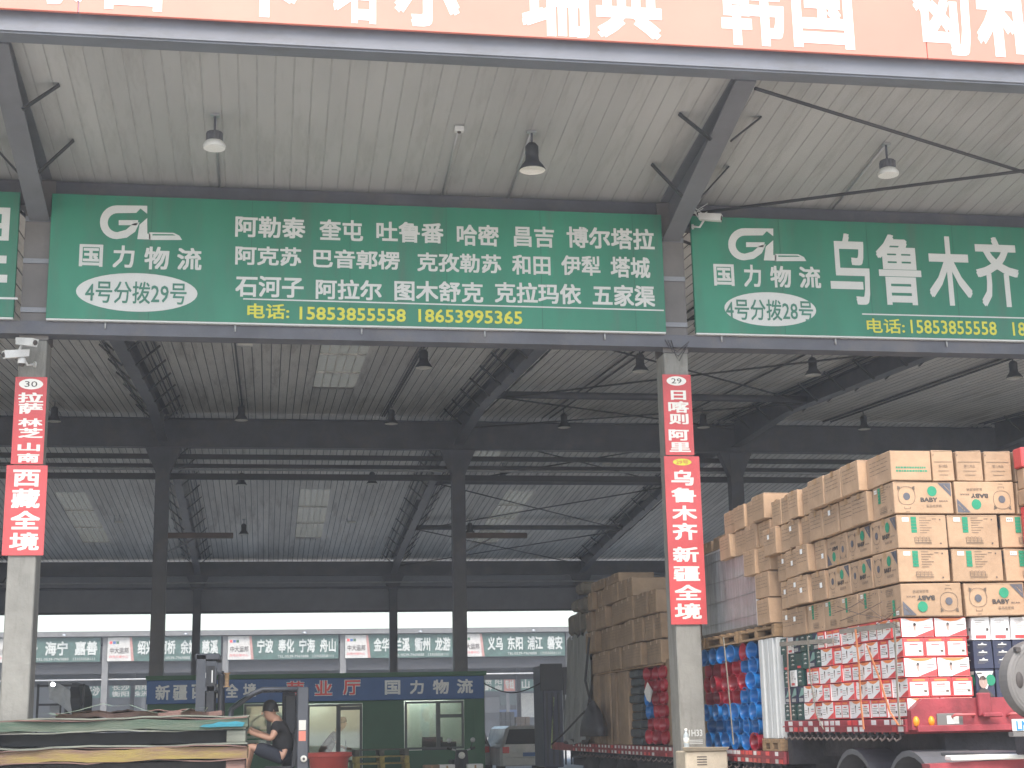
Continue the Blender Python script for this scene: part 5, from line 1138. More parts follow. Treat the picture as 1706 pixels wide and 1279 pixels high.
def bar_print(b, f, L, H):
    b.poly([f(L*.12, H*.80), f(L*.25, H*.80), f(L*.25, H*.92), f(L*.12, H*.92)], m_lab)
    for k in range(3): b.poly([f(L*(.135+.036*k), H*.83), f(L*(.155+.036*k), H*.83), f(L*(.155+.036*k), H*.89), f(L*(.135+.036*k), H*.89)], m_ctn)
    for k in range(5): b.poly([f(L*.29, H*(.46+.098*k)), f(L*.40, H*(.46+.098*k)), f(L*.40, H*(.549+.098*k)), f(L*.29, H*(.549+.098*k))], m_inkg)
    for k in range(7): line(b, f, L*.46, H*(.46+.075*k), L*(.60+.05*((k*7) % 3)), H*(.46+.075*k), .0045, m_inkb)
    line(b, f, L*.72, H*.88, L*.80, H*.88, .006, m_inkb); b.poly([f(L*.86, H*.84), f(L*.885, H*.84), f(L*.885, H*.88), f(L*.86, H*.88)], m_ink)
    for k in range(5): line(b, f, L*(.34+.075*k), H*.17, L*(.34+.075*k), H*.32, .004, m_inkb); ring(b, f, L*(.375+.075*k), H*.30, .012, .012, .003, m_inkb, 8) if k < 4 else None
    line(b, f, L*.34, H*.17, L*.68, H*.17, .005, m_inkb); line(b, f, L*.34, H*.13, L*.68, H*.13, .004, m_inkb); line(b, f, L*.34, H*.23, L*.68, H*.23, .003, m_inkb)
    b.poly([f(L*.84, H*.12), f(L*.87, H*.12), f(L*.87, H*.16), f(L*.84, H*.16)], m_ink)
def plain_print(b, f, L, H, k_=0):
    for k in range(5 if k_ else 4):
        y = H*(.80-.13*k); x = .12
        while x < .85: w = random.uniform(.08, .22); line(b, f, L*x, y, L*min(x+w, .88), y, .005, m_inkb); x += w+.04
def line_print(b, f, L, H):
    line(b, f, L*.08, H*.62, L*.92, H*.62, .004, m_inkb); b.text('婴儿用品', L*.3, H*.44, L*.7, H*.53, f, m_inkb, .0); line(b, f, L*.25, H*.33, L*.75, H*.33, .004, m_inkb); line(b, f, L*.3, H*.2, L*.7, H*.2, .004, m_inkb)
    b.poly([f(L*.05, H*.8), f(L*.10, H*.86), f(L*.05, H*.86)], m_ink)
def rows_print(b, f, L, H):
    for r in range(2):
        x = .12
        while x < .86: w = random.uniform(.03, .07); line(b, f, L*x, H*(.32+.11*r), L*(x+w), H*(.32+.11*r), .016, m_inkg); x += w+.015
def red_white_A(b, f, L, H):   # white front, orange arch on top, red wedge below right
    m = m_casew
    b.poly([f(.004, .004), f(L-.004, .004), f(L-.004, H-.004), f(.004, H-.004)], m_casew)
    e = lambda u, v: tuple(Vector(f(u, v))+NRM(f)*.001)
    b.poly([e(L*.12, H*.97), e(L*.3, H*.85), e(L*.5, H*.80), e(L*.7, H*.84), e(L*.92, H*.97)], m_caseo)
    b.poly([e(L*.42, .006), e(L*.985, .006), e(L*.985, H*.40), e(L*.70, H*.22)], m_caser)
    b.poly([e(L*.40, H*.30), e(L*.44, H*.30), e(L*.46, H*.60), e(L*.44, H*.66), e(L*.38, H*.66), e(L*.36, H*.60)], mat('print skin', (.42, .30, .25), .6)); ring(b, e, L*.42, H*.66, .014, .014, .0135, m_ink, 10)
    for k in range(2): line(b, e, L*.68, H*(.62-.12*k), L*.93, H*(.62-.12*k), .007, m_caser if k else m_ink)
    for k in range(3): line(b, e, L*.05, H*(.55-.13*k), L*.3, H*(.55-.13*k), .004, m_inkb)
def NRM(f):
    a = Vector(f(0, 0)); return (Vector(f(1, 0))-a).cross(Vector(f(0, 1))-a).normalized()
def red_white_B(b, f, L, H):   # red case with white information window
    e = lambda u, v: tuple(Vector(f(u, v))+NRM(f)*.001)
    b.poly([f(L*.08, H*.08), f(L*.92, H*.08), f(L*.92, H*.78), f(L*.08, H*.78)], m_casew); b.poly([f(L*.2, H*.83), f(L*.8, H*.83), f(L*.8, H*.93), f(L*.2, H*.93)], m_caseo)
    b.text('强生', L*.42, H*.58, L*.62, H*.70, e, m_caser, .0) if False else line(b, e, L*.3, H*.65, L*.7, H*.65, .010, m_caser)
    for k in range(4): line(b, e, L*.16, H*(.53-.09*k), L*(.80-.12*(k % 2)), H*(.53-.09*k), .004, m_inkb)
    line(b, e, L*.72, H*.3, L*.86, H*.3, .02, m_inkb)
def navy_print(b, f, L, H):
    for k in range(3):
        b.poly([f(L*.42, H*(.88-.27*k)), f(L*.5, H*(.93-.27*k)), f(L*.58, H*(.88-.27*k))], m_lab); line(b, f, L*.28, H*(.85-.27*k), L*.72, H*(.85-.27*k), .008, m_lab)
        for j in range(3): line(b, f, L*.2, H*(.80-.27*k-.035*j), L*(.75-.1*j), H*(.80-.27*k-.035*j), .003, m_tank)
def navy_man(b, f, L, H):
    e = lambda u, v: tuple(Vector(f(u, v))+NRM(f)*.001); g_ = lambda u, v: tuple(Vector(f(u, v))+NRM(f)*.002)
    b.poly([f(L*.02, H*.93), f(L*.95, H*.93), f(L*.55, H*.30), f(L*.5, H*.30)], m_lab); ring(b, e, L*.78, H*.62, .045, .05, .044, m_inkg, 14)
    ring(b, g_, L*.38, H*.55, .04, .055, .039, mat('print skin', (.42, .30, .25), .6), 12); b.poly([g_(L*.2, H*.62), g_(L*.24, H*.74), g_(L*.42, H*.78), g_(L*.56, H*.68), g_(L*.5, H*.62)], m_ink)
    b.poly([g_(L*.02, H*.0+.01), g_(L*.9, .01), g_(L*.7, H*.22), g_(L*.5, H*.32), g_(L*.3, H*.36), g_(L*.1, H*.24)], m_ink)
    line(b, g_, L*.1, H*.86, L*.35, H*.86, .012, m_ink)
def white_print(b, f, L, H):
    for k in range(6): line(b, f, L*.22, H*(.85-.085*k), L*(.72-.14*(k % 3)), H*(.85-.085*k), .003, m_inkb)
    b.poly([f(L*.2, H*.07), f(L*.75, H*.07), f(L*.75, H*.21), f(L*.2, H*.21)], m_caser); b.poly([f(L*.78, H*.40), f(L*.9, H*.40), f(L*.9, H*.52), f(L*.78, H*.52)], m_ink)
def green_print(b, f, L, H):
    e = lambda u, v: tuple(Vector(f(u, v))+NRM(f)*.001)
    b.poly([f(L*.1, H*.35), f(L*.6, H*.9), f(L*.9, H*.9), f(L*.9, H*.5)], mat('pale green print', (.25, .42, .36), .5)); 
    for k in range(3): line(b, e, L*.15, H*(.25-.07*k), L*.8, H*(.25-.07*k), .006, m_lab)
CM = {}
def carton(kind, L, D, H, bm, fp, sp, tape=True, bev=.006):
    key = (kind, round(L, 3), round(D, 3), round(H, 3), random.randrange(3))
    if key in CM: return CM[key]
    b = MB(); b.bbox(-L/2, L/2, -D/2, D/2, 0, H, bm, bev); F = faces_of(L, D, H)
    if H > .2:
        for k in range(8):
            q = [random.uniform(0, .009)*(random.random() < .6) for _ in range(3)]
            for a in range(3):
                v = b.v[3*k+a]; b.v[3*k+a] = tuple(v[i]-math.copysign(q[i], v[i]-(0, 0, H/2)[i]) for i in range(3))
    if tape:
        e = .0012
        b.poly([(-L/2, -.026, H+e), (L/2, -.026, H+e), (L/2, .026, H+e), (-L/2, .026, H+e)], m_tape)
        for sg in (-1, 1): b.poly([(sg*(L/2+e), -.026, H-.06), (sg*(L/2+e), .026, H-.06), (sg*(L/2+e), .026, H), (sg*(L/2+e), -.026, H)], m_tape)
        for sg in (-1, 1): b.poly([(-L/2+.01, sg*(D/2+e*.7), H-.010), (L/2-.01, sg*(D/2+e*.7), H-.010), (L/2-.01, sg*(D/2+e*.7), H-.007), (-L/2+.01, sg*(D/2+e*.7), H-.007)], m_inkb)
    for k in 'FB':
        if fp: fp(b, F[k][0], F[k][1], H)
    for k in 'WE':
        if sp: sp(b, F[k][0], F[k][1], H)
    CM[key] = b.mesh('carton'); return CM[key]
ORD = ['first', 'second', 'third', 'fourth', 'fifth', 'sixth', 'seventh', 'eighth', 'ninth', 'tenth', 'eleventh', 'twelfth', 'thirteenth', 'fourteenth', 'fifteenth']
LV = ['top', 'second', 'third', 'fourth', 'fifth', 'sixth', 'seventh']
def put(me, name, x, y, z, label, cat, group, flip=False, H=0, jit=.012, rz=1.2, out=0):
    o = inst(me, name, (x+random.uniform(-jit, jit)*.6-out, y+random.uniform(-jit, jit)*.5, z+(H if flip else 0)), None, (0, R(180) if flip else 0, R(random.uniform(-rz, rz))))
    return tag(o, label, cat, group)
G1 = 'brown cartons stacked on the trailer'
zl = [3.59, 3.288, 2.982, 2.676, 2.37]; HC = .298
# front corner column + front face: (x0, x1, kind, flip)
rowsF = [[(0, .40, 'rows', 0), (.405, .62, 'line', 0), (.63, .90, 'line', 0), (.905, 1.18, 'line', 0), (1.2, 1.6, 'line', 0), (1.62, 2.1, 'rows', 0)],
         [(0, .575, 'bear', 0), (.585, 1.175, 'bear', 1), (1.19, 1.77, 'bear', 0), (1.78, 2.35, 'bear', 1)],
         [(0, .49, 'bar', 0), (.50, .995, 'bar', 0), (1.005, 1.5, 'bar', 0), (1.51, 2.0, 'bar', 0)],
         [(0, .495, 'bar', 0), (.505, 1.0, 'bar', 0), (1.01, 1.51, 'bar', 0), (1.52, 2.0, 'bar', 0)],
         [(0, .585, 'bear', 1), (.595, 1.18, 'bear', 0), (1.19, 1.77, 'bear', 1), (1.78, 2.35, 'bear', 0)]]
PR = {'rows': (rows_print, plain_print, .56), 'line': (line_print, plain_print, .5), 'bear': (bear_print, bar_print, .49), 'bar': (bar_print, bear_print, .575)}
DESC = {'rows': 'brown carton with green print rows', 'line': 'brown carton with thin printed lines', 'bear': 'brown carton with BABY lettering', 'bar': 'brown carton with green blocks'}
off_x = [.0, .03, .05, .055, .07]
for r, row in enumerate(rowsF):
    for i, (a, c, kd, fl) in enumerate(row):
        fp_, sp_, dp = PR[kd]; L = round(c-a-.008, 3); x = XS+(a+c)/2+.0; h = HC-.012 if r == 0 else HC
        me = carton(kd, L, dp, h, m_ctn, fp_, sp_)
        put(me, 'carton', x, YFR+dp/2+.0, zl[r], '%s%s, %s from corner, %s front row' % (DESC[kd].replace('brown carton', 'upside-down brown carton') if fl else DESC[kd], '', ORD[i], LV[r]), 'carton', G1, fl, h, .008, .5)
# side face behind the corner
sideY = {0: YFR+.57, 1: YFR+.50, 2: YFR+.585, 3: YFR+.585, 4: YFR+.50}
m_sidek = {2: ['bearS', 'bearSf', 'plain', 'plain', 'plain', 'plain', 'plain', 'plain'], 3: ['bearS', 'bearS', 'plain', 'plain', 'plain', 'plain', 'plain'], 4: ['barS', 'barS', 'barS', 'barS', 'plain', 'plain', 'plain'],
           0: ['plain']*12, 1: ['plain']*12}
rnd = random.Random(11)
for r in range(5):
    y = sideY[r]; i = 0; yend = [16.0, 16.0, 15.95, 15.9, 15.9][r]
    while y < yend-.25:
        kd = m_sidek[r][i] if i < len(m_sidek[r]) else 'plain'
        if kd.startswith('bear'): w, fp_, sp_ = .56, None, bear_print
        elif kd == 'barS': w, fp_, sp_ = .46, None, bar_print
        else: w = rnd.choice((.30, .34, .38, .44)); fp_, sp_ = None, plain_print
        h = HC; lift = 0
        if r == 0 and i >= 2: lift = rnd.choice((-.02, 0, .0)); 
        fl = kd.endswith('f'); me = carton(kd, .55, w, h-.004, m_ctn, fp_, sp_)
        o = put(me, 'carton', XS+.275, y+w/2, zl[r]+(0), '%s, %s behind corner, %s side row' % ({'bearS': 'brown carton with BABY lettering on its side', 'bearSf': 'upside-down brown carton with BABY lettering', 'barS': 'brown carton with green strip on its side', 'plain': 'plain brown carton with small print'}[kd], ORD[min(i, 14)], LV[r]),
                'carton', G1, fl, h, .010, 1.6, out=rnd.choice((0, .01, .03, .05, .08)) if kd == 'plain' else 0)
        if rnd.random() < .45 and kd == 'plain':
            b = MB(); b.box(-.0012, 0, -.03, .03, 0, .05, m_white); ob = b.build('shipping_label', None, origin=(0, 0, 0)); ob.parent = o; ob.location = (-.2772, rnd.uniform(-.1, .1), rnd.uniform(.1, .2))
        y += w+rnd.uniform(.004, .02); i += 1
# second, inner column of cartons keeps the pile solid
b = MB(); 
# load on the lower deck: pallet, wrapped block, more cartons
pl2 = pallet_mesh('pallet', 1.1, 1.3, .14)
for k, y in enumerate((15.98, 17.35, 18.7)):
    tag(inst(pl2, 'pallet', (XS-.02, y, 2.405)), 'pale wooden pallet laid over the lower goods, %s from the trailer step' % ORD[k], 'pallet', 'pallets lying between the two load layers')
rnd = random.Random(5)
for r in range(5):
    y = 15.98; i = 0
    zz = 2.55+.292*r
    while y < (16.45 if r < 3 else 17.6):
        w = rnd.choice((.40, .46)); me = carton('plain', .55, w, .288, m_ctn, None, plain_print)
        put(me, 'carton', XS+.275, y+w/2, zz, 'plain brown carton above the pallets, %s from trailer step, %s layer' % (ORD[i], ('bottom', 'second', 'third', 'fourth', 'top')[r]), 'carton', G1, False, 0, .012, 2, out=rnd.choice((0, .03, .06)))
        y += w+.012; i += 1
t = thing('wrapped_block', 'tall block wrapped in shiny grey stretch film on the pallets behind the middle column', 'wrapped goods', (XS+.5, 17.7, 2.546))
b = MB(); b.bbox(XS+.02, XS+1.05, 16.62, 18.95, 2.548, 3.62, m_wrap, .04)
t2 = b.build('film_wrapped_body', t)
b = MB(); b.bbox(XS-.0, XS+.03, 16.57, 16.62, 2.56, 3.64, mat('clear edge', (.6, .6, .58), .3), .008); b.build('corner_guard', t)
b = MB()
for k in range(4):
    z = 2.7+.25*k; yy = [16.66+random.uniform(0, .1)]
    b.tube([(XS+.014, 16.65, z+random.uniform(-.02, .02)), (XS+.012, 17.4, z+random.uniform(-.03, .03)), (XS+.012, 18.9, z+random.uniform(-.02, .02))], .004, m_wrap, 4)
b.build('film_fold', t)
for i, (y, z, w, h) in enumerate(((17.7, 3.64, .5, .12), (18.25, 3.64, .5, .16), (18.8, 3.64, .45, .14))):
    put(carton('flat', .5, w, h, m_ctn2, None, None), 'carton', XS+.35, y, z, 'flat brown carton on the grey wrapped block, %s from front' % ORD[i], 'carton', 'flat cartons on the wrapped block')
# red and white cases
CR = carton('rwA', .305, .2, .168, m_caser, red_white_A, red_white_B, False, .003); CRs = carton('rwB', .2, .305, .168, m_caser, red_white_B, red_white_A, False, .003)
G2 = 'red and white cases stacked on the trailer'
zr = [2.196, 2.022, 1.848, 1.674, 1.50]; yend2 = [14.55, 14.5, 15.1, 15.1, 15.15]
for r in range(5):
    A = r in (0, 2, 4); x = XS+.005+(.02 if r in (3,) else 0); i = 0
    while x < XS+.60:
        L = .305 if A else .2; me = CR if A else CRs
        put(me, 'case', x+L/2, YFR+(.1 if A else .1525)+.05, zr[r], ('white case with orange arch, %s from corner, %s front row' if A else 'red case with white window, %s from corner, %s front row') % (ORD[i], LV[r]), 'case', G2, False, 0, .003, .5)
        x += L+.004; i += 1
    y = YFR+.05+(.2 if A else .31); i = 0; rnd = random.Random(r)
    while y < yend2[r]:
        aa = rnd.random() < (.75 if A else .25); w = .2 if aa else .305
        put(CR if aa else CRs, 'case', XS+.005+(.1525 if aa else .1), y+w/2, zr[r], '%s, %s behind corner, %s side row of cases' % ('red case with white window' if aa else 'white case with orange arch', ORD[min(i, 14)], LV[r]), 'case', G2, False, 0, .006, 1.5, out=rnd.choice((0, 0, .01, .02)))
        y += w+.006; i += 1
# white cartons and navy cases on the front face
WC = carton('white', .185, .2, .205, m_casew, white_print, white_print, False, .003); NC = carton('navy', .185, .2, .25, m_casen, navy_print, navy_print, False, .003); NM = carton('navym', .185, .2, .25, m_casen, navy_man, navy_man, False, .003)
for i in range(8):
    x = XS+.66+.19*i
    put(WC, 'case', x+.095, YFR+.15, 2.163, 'white carton with red strip at its foot, %s from left under bear cartons' % ORD[i], 'case', 'white cartons on the load front', False, 0, .003, .5)
    for r, z in enumerate((1.91, 1.657)):
        mm_ = r == 1 and i == 0
        put(NM if mm_ else NC, 'case', x+.095, YFR+.15, z, ('navy case showing a printed head on a white triangle' if mm_ else 'navy case with small white print, %s from left, %s row') % (() if mm_ else (ORD[i], 'upper' if r == 0 else 'lower')), 'case', 'navy cases on the load front', False, 0, .003, .4)
b = MB(); b.bbox(XS+.65, XS+2.3, YFR+.05, YFR+.5, 1.487, 1.655, m_under, .005); tag(b.build('dunnage_board'), 'dark packing board hidden behind the red trailer front board', 'board')
# black, green and white cases on the side
BC = carton('blackc', .3, .19, .17, m_caseg, green_print, white_print, False, .003); BC2 = carton('blackn', .3, .19, .17, m_casen, navy_print, green_print, False, .003); BC3 = carton('whitec', .3, .19, .17, m_casew, white_print, white_print, False, .003); BC4 = carton('greenc', .3, .19, .17, m_caseg, green_print, navy_print, False, .003)
rnd = random.Random(3)
for r in range(5):
    y = yend2[r]+.13; i = 0
    while y < 15.72:
        me = rnd.choice((BC, BC2, BC3, BC4, BC4, BC2)); k = 'white' if me is BC3 else 'black and green' if me is BC4 or me is BC else 'navy'
        put(me, 'case', XS+.155, y+.095, zr[r], '%s narrow case, %s after the red cases, %s row' % (k, ORD[i], LV[r]), 'case', 'dark narrow cases on the trailer side', False, 0, .006, 1.5); y += .2; i += 1
# planks protecting the edges, straps
for (a, c, lab) in (((1400, 1052), (1497, 1040), 'grey plank pressed on the top red cases near the corner'), ((1300, 1073), (1388, 1067), 'grey plank pressed on the dark narrow cases')):
    p = atX(a[0], a[1], XS-.05); q = atX(c[0], c[1], XS-.05); b = MB(); b.bar(p, q, .02, .045, mat('grey plank', (.27, .24, .2), .8, var=.2, bump=.2)); tag(b.build('edge_plank'), lab, 'plank')
def strap(label, pts, m, w=.035):
    b = MB(); P = [atX(px, py, XS-d) for px, py, d in pts]
    for p, q in zip(P, P[1:]): b.hexa([p+Vector((-.002, -w/2, 0)), p+Vector((-.002, w/2, 0)), p+Vector((.003, w/2, 0)), p+Vector((.003, -w/2, 0)), q+Vector((-.002, -w/2, 0)), q+Vector((-.002, w/2, 0)), q+Vector((.003, w/2, 0)), q+Vector((.003, -w/2, 0))], m)
    tag(b.build('ratchet_strap'), label, 'strap', 'straps over the trailer load')
strap('orange strap over the red cases, left of the two long ones', [(1425, 1048, .07), (1431, 1110, .05), (1434, 1170, .045), (1439, 1215, .07)], m_strap)
strap('grey strap near the front corner of the red cases', [(1489, 1035, .07), (1492, 1080, .045), (1495, 1150, .045), (1499, 1208, .07)], m_strapg)
strap('orange slanting strap between the long straps on the red cases', [(1444, 1075, .05), (1465, 1130, .045), (1482, 1185, .045), (1497, 1208, .08)], m_strap)
strap('thin strap down the left end of the red cases', [(1345, 1060, .07), (1350, 1130, .045), (1360, 1190, .045), (1372, 1215, .08)], m_strapg, .025)
strap('pink strap over the dark narrow cases', [(1311, 1062, .06), (1313, 1130, .045), (1318, 1200, .08)], mat('pink strap', (.45, .25, .2), .7), .03)
strap('grey strap hanging over the tubs right of the middle column', [(1205, 1062, .25), (1212, 1130, .25), (1222, 1240, .25)], m_strapg, .035)
# cord netting over the lowest cartons
t = thing('cord_net', 'thin dark cords criss-crossing the lowest brown cartons', 'net', atX(1400, 1030, XS-.06))
for (a, c) in (((1395, 1010), (1470, 1030)), ((1400, 1034), (1470, 1002)), ((1430, 1000), (1500, 1045)), ((1392, 1020), (1440, 998)), ((1460, 1040), (1500, 1010))):
    b = MB(); b.tube([atX(a[0], a[1], XS-.065), atX((a[0]+c[0])/2, (a[1]+c[1])/2+3, XS-.075), atX(c[0], c[1], XS-.065)], .0035, mat('dark cord', (.14, .10, .08), .8), 5); b.build('cord', t)
# red cartons at the right edge, in front of the load

for i, (z0, z1, px) in enumerate(((3.70, 3.88, 1688), (3.36, 3.50, 1690), (3.0, 3.35, 1692), (2.66, 2.99, 1697), (2.36, 2.65, 1700))):
    x = atY(px+27, 900, 12.43).x; b = MB(); mm = m_ctn if i == 1 else m_casr if False else (m_caser if i != 1 else m_ctn)
    b.bbox(x, x+.5, 12.43, 12.585, z0, z1, mm, .01); b.box(x+.1, x+.4, 12.427, 12.43, z0+.04, z0+.09, m_casew if i != 1 else m_inkb); tag(b.build('red_carton'), '%s at the right picture edge, %s from the top' % ('red carton' if i != 1 else 'brown carton between red ones', ORD[i]), 'carton', 'red cartons at the right edge')
b = MB(); x = atY(1715, 900, 12.43).x; b.bbox(x+.02, x+.6, 12.45, 12.58, 3.505, 3.695, m_ctn, .01); tag(b.build('brown_carton'), 'brown carton squeezed under the topmost red carton at the right edge', 'carton')
b = MB(); b.bbox(x+.05, x+.5, 12.45, 12.58, 1.62, 2.355, m_casen, .01); tag(b.build('packing_block'), 'dark packing block under the red cartons at the right edge', 'packing')

# ------------------------------------------------------------------ lower deck: white panels, tubs
sp = pallet_mesh('pallet', .6, .62, .13); tag(inst(sp, 'pallet', (XS-.03, 15.96, 1.172)), 'small pale pallet under the upright white panels', 'pallet')
for k in range(7):
    b = MB(); y = 15.985+k*.085; b.bbox(XS+random.uniform(-.03, 0), XS+.9, y, y+.07, 1.305, 2.395, m_panelw, .006); tag(b.build('white_panel_sheet'), 'upright white panel, %s from the trailer step' % ORD[k], 'panel', 'upright white panels on the trailer')
def tub_mesh(m):
    b = MB(); b.lathe([(.165, 0), (.172, -.012), (.165, -.018), (.158, 0), (.115, .26), (.10, .27), (0, .27)], (0, 0, 0), m, 'X', 22, 1.0, .62)
    b.lathe([(.165, 0), (.15, .09), (.156, .10), (.145, .11), (.13, .2), (.12, .275), (0, .275)], (0, 0, 0), m, 'X', 22, 1.0, .62)
    return b.mesh('tub')
tb, trd = tub_mesh(m_bin_b), tub_mesh(m_bin_r)
G3 = 'plastic tubs lying in rows on the trailer'
pat = ['bbrb..', 'rrrbb', 'rrrbb', 'rrrrb', 'rrrbb', 'bbbbb', 'bbbbr']
PAT = ['bbbbrb', 'rrrrbb', 'rrrrrb', 'rrrrbb', 'bbbbbb', 'bbbbrb'.replace('r', 'b'), 'bbbbbr']
z0t, dz = 1.18, .172
for r in range(7):
    for c_ in range(6):
        k = PAT[r][c_]; y = 18.78-c_*.375; z = 2.385-.172*(r+.5)
        o = inst(tb if k == 'b' else trd, 'plastic_tub', (XS+.02+random.uniform(-.03, .02)+(.03 if r % 2 else 0), y+random.uniform(-.012, .012), z), None, (R(random.uniform(-8, 8)), 0, R(random.uniform(-5, 5))))
        tag(o, '%s plastic tub, %s from the white panels, %s row' % ('blue' if k == 'b' else 'red', ORD[5-c_], LV[r] if r < 6 else 'bottom'), 'tub', G3)
for r in range(6):
    for c_ in range(3):
        y = 21.0+c_*.4; z = 2.3-.18*r-.1
        o = inst(trd if not (r in (2, 3) and c_ == 2) else tb, 'plastic_tub', (XS+.02+random.uniform(-.03, .02), y, z), None, (R(random.uniform(-8, 8)), 0, R(random.uniform(-5, 5))))
        tag(o, '%s plastic tub left of the middle column, %s from it, %s row' % ('blue' if (r in (2, 3) and c_ == 2) else 'red', ORD[c_], LV[r]), 'tub', G3)
for k, y in enumerate((19.3, 19.75, 20.2, 20.6)):
    b = MB(); b.bbox(XS+.05, XS+.6, y, y+.38, 1.18, 2.38, m_ctn2, .01); tag(b.build('tall_carton'), 'tall dull carton mostly hidden behind the middle column, %s along' % ORD[k], 'carton', 'tall cartons behind the middle column')
b = MB(); p = atX(1080, 1152, XS-.1); b.poly([p+Vector((0, .25, .0)), p+Vector((-.02, -.05, .14)), p+Vector((-.04, -.35, .0)), p+Vector((-.03, -.2, -.16)), p+Vector((0, .1, -.12))], m_casew); b.poly([p+Vector((.01, .25, .0)), p+Vector((-.01, -.05, .13)), p+Vector((-.02, -.34, .0)), p+Vector((-.02, -.2, -.15)), p+Vector((.02, .1, -.12))], m_casew); tag(b.build('white_bag'), 'crumpled white bag caught over the red tubs left of the middle column', 'bag')
# ------------------------------------------------------------------ rear part of the load, left of the middle column
G4 = 'dull cartons on the rear of the trailer'
rnd = random.Random(21)
# dark bundled stack
t = thing('dark_bundle', 'narrow dark patterned bundle standing between tall cartons and red tubs', 'bundle', (XS+.3, 22.6, 1.17))
for k in range(9): b = MB(); b.bbox(XS+random.uniform(-.04, .02), XS+.6, 22.25+random.uniform(0, .03), 22.85, 1.175+.125*k, 1.175+.125*k+.115, mat('bundle dark', (.045, .055, .06), .5, var=.5, scale=20), .02); b.build('bundle_layer', t)
# tall cartons
y = 22.9; i = 0
while y < 25.4:
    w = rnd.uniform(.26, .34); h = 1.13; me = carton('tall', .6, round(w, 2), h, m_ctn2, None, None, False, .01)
    put(me, 'tall_carton', XS+.3, y+w/2, 1.172, 'tall upright dull brown carton, %s from the dark bundle' % ORD[i], 'carton', 'tall upright cartons on the rear trailer', False, 0, .01, 1.5, out=rnd.choice((0, .02, .04))); y += w+.01; i += 1
# upper rows
rows = [(2.33, 20.9, 25.6, .34), (2.68, 20.9, 25.7, .36), (3.05, 21.0, 25.8, .34), (3.40, 22.4, 25.2, .30), (3.71, 23.4, 25.0, .16)]
for r, (z, ya, yb, h) in enumerate(rows):
    y = ya; i = 0
    while y < yb:
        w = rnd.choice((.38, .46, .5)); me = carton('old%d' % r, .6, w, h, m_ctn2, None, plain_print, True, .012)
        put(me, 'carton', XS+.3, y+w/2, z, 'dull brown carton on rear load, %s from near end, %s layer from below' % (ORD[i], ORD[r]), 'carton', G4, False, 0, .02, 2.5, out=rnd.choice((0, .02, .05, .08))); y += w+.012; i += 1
for k, y in enumerate((20.95, 22.4, 23.9)):
    b = MB(); b.bbox(XS-.04, XS+.7, y, y+1.35, 2.305, 2.325, m_pal, .004); tag(b.build('board'), 'thin wooden board between carton layers of the rear load, %s from its near end' % ORD[k], 'board', 'boards between the rear load layers')
# rear tarpaulined goods
t = thing('tarpaulin', 'grey plastic tarpaulin hanging in folds over the rearmost load', 'tarpaulin', (XS, 27, 1.1))
b = MB(); n, mrow = 30, 12; base = len(b.v)
for i in range(n+1):
    y = 25.7+1.9*i/n
    for j in range(mrow+1):
        v = j/mrow; fold = .07*math.sin(i*1.3+.6*math.sin(j*.5))+.04*math.sin(i*2.9+j*.3); x = XS-.04-.08*v*v+fold*(0.3+v)*.8; z = 3.05-(1.85)*v+.05*math.sin(i*.8)
        b.v.append((x, y+.05*math.sin(j), z))
for i in range(n):
    for j in range(mrow): a = base+i*(mrow+1)+j; b.face((a, a+mrow+1, a+mrow+2, a+1), m_tarp, True)
b.build('hanging_sheet', t)
b = MB(); b.poly([(XS-.04, 25.7, 3.05), (XS-.04, 27.6, 3.05), (XS+2, 27.6, 3.1), (XS+2, 25.7, 3.1)], m_tarp); b.build('top_sheet', t)
for k, (y, z, h) in enumerate(((26.0, 3.1, .34), (26.6, 3.1, .40), (27.1, 3.1, .38), (26.3, 3.8, .2), (26.2, 3.46, .26), (26.8, 3.52, .22), (25.9, 2.6, .4))):
    put(carton('sack%d' % k, .9, .55, h, mat('dull sack', (.15, .13, .10), .7, var=.3), None, None, False, .05), 'wrapped_bale', XS+.45, y+.27, z, 'dark dull wrapped bale on the rearmost load, %s counted from the right' % ORD[k], 'bale', 'bales on top of the tarpaulin')
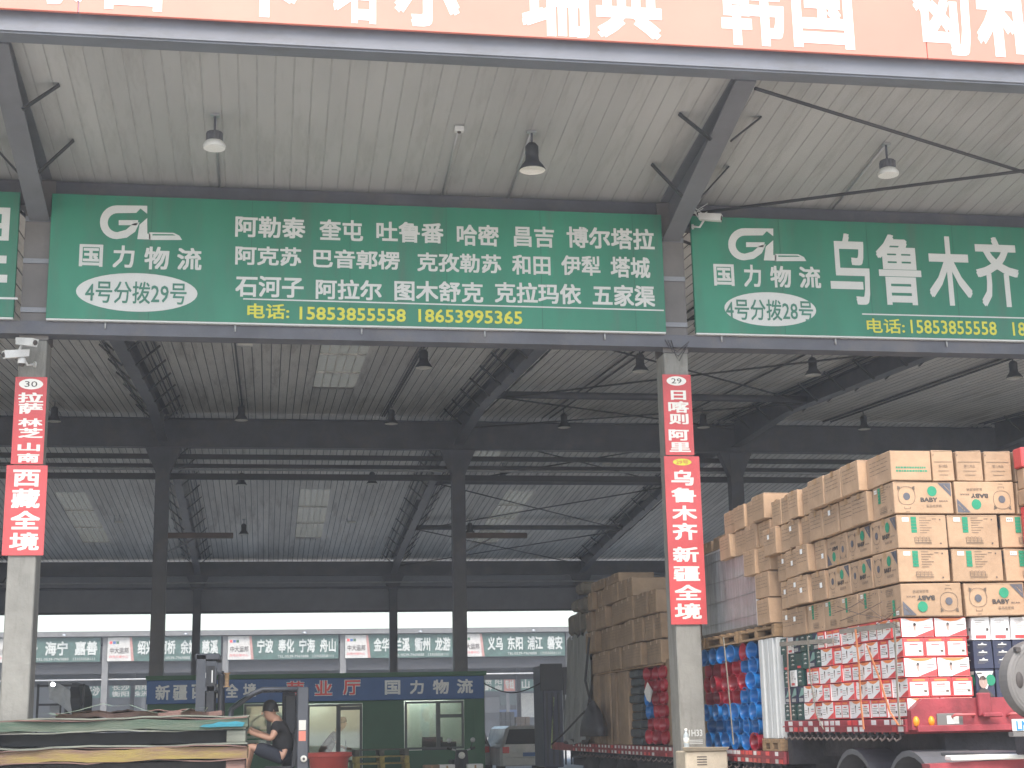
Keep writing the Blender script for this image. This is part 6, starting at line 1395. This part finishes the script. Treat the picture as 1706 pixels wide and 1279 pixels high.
b = MB(); b.bbox(XS+.1, XS+2, 25.9, 27.5, 1.17, 3.0, m_ctn2, .02); tag(b.build('covered_goods'), 'dull goods block hidden under the grey tarpaulin', 'goods')
t = thing('black_sack', 'black triangular sack slumped at the foot of the grey tarpaulin', 'sack', (XS-.1, 24.9, 1.2)); p = atX(988, 1195, XS-.25)
b = MB(); b.lathe([(0, -.30), (.42, -.30), (.40, -.15), (.25, .1), (.07, .26), (0, .28)], p, mat('black sack', (.03, .03, .035), .5, var=.3), n=18, sx=.45, sy=1.5); b.build('sack_body', t)
b = MB(); b.tube([p+Vector((-.03, 0, .25)), p+Vector((-.05, .3, .6)), p+Vector((0, .1, 1.3))], .02, m_blk, 6); b.tube([p+Vector((-.1, .2, .1)), p+Vector((-.1, 2.0, -.25)), p+Vector((-.1, 3.2, -.45))], .018, m_blk, 6); b.build('rope', t)
for k, (x0, y0) in enumerate(((XS+1.1, 12.7),)): pass
# solid inner pile so that the load has depth
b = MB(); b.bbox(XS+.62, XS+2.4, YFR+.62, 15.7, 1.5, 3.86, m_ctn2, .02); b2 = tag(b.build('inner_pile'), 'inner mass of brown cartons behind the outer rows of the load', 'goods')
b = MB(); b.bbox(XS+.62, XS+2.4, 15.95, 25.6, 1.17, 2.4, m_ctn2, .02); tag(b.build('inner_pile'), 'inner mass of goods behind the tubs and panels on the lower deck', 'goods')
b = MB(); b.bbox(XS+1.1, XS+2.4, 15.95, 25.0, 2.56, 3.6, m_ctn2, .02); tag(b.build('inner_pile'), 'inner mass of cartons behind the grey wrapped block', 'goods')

# ------------------------------------------------------------------ thin dusty air
hz = MB(); hz.box(-160, 180, -30, 240, -1, 16, m_white); ho = hz.build('haze'); ho['kind'] = 'stuff'; ho.data.materials.clear()
hm = bpy.data.materials.new('haze'); hm.use_nodes = True; hn = hm.node_tree; hn.nodes.clear()
hv = hn.nodes.new('ShaderNodeVolumePrincipled'); hv.inputs['Color'].default_value = (.90, .92, .95, 1); hv.inputs['Density'].default_value = .0023
hn.links.new(hv.outputs[0], hn.nodes.new('ShaderNodeOutputMaterial').inputs['Volume']); ho.data.materials.append(hm)
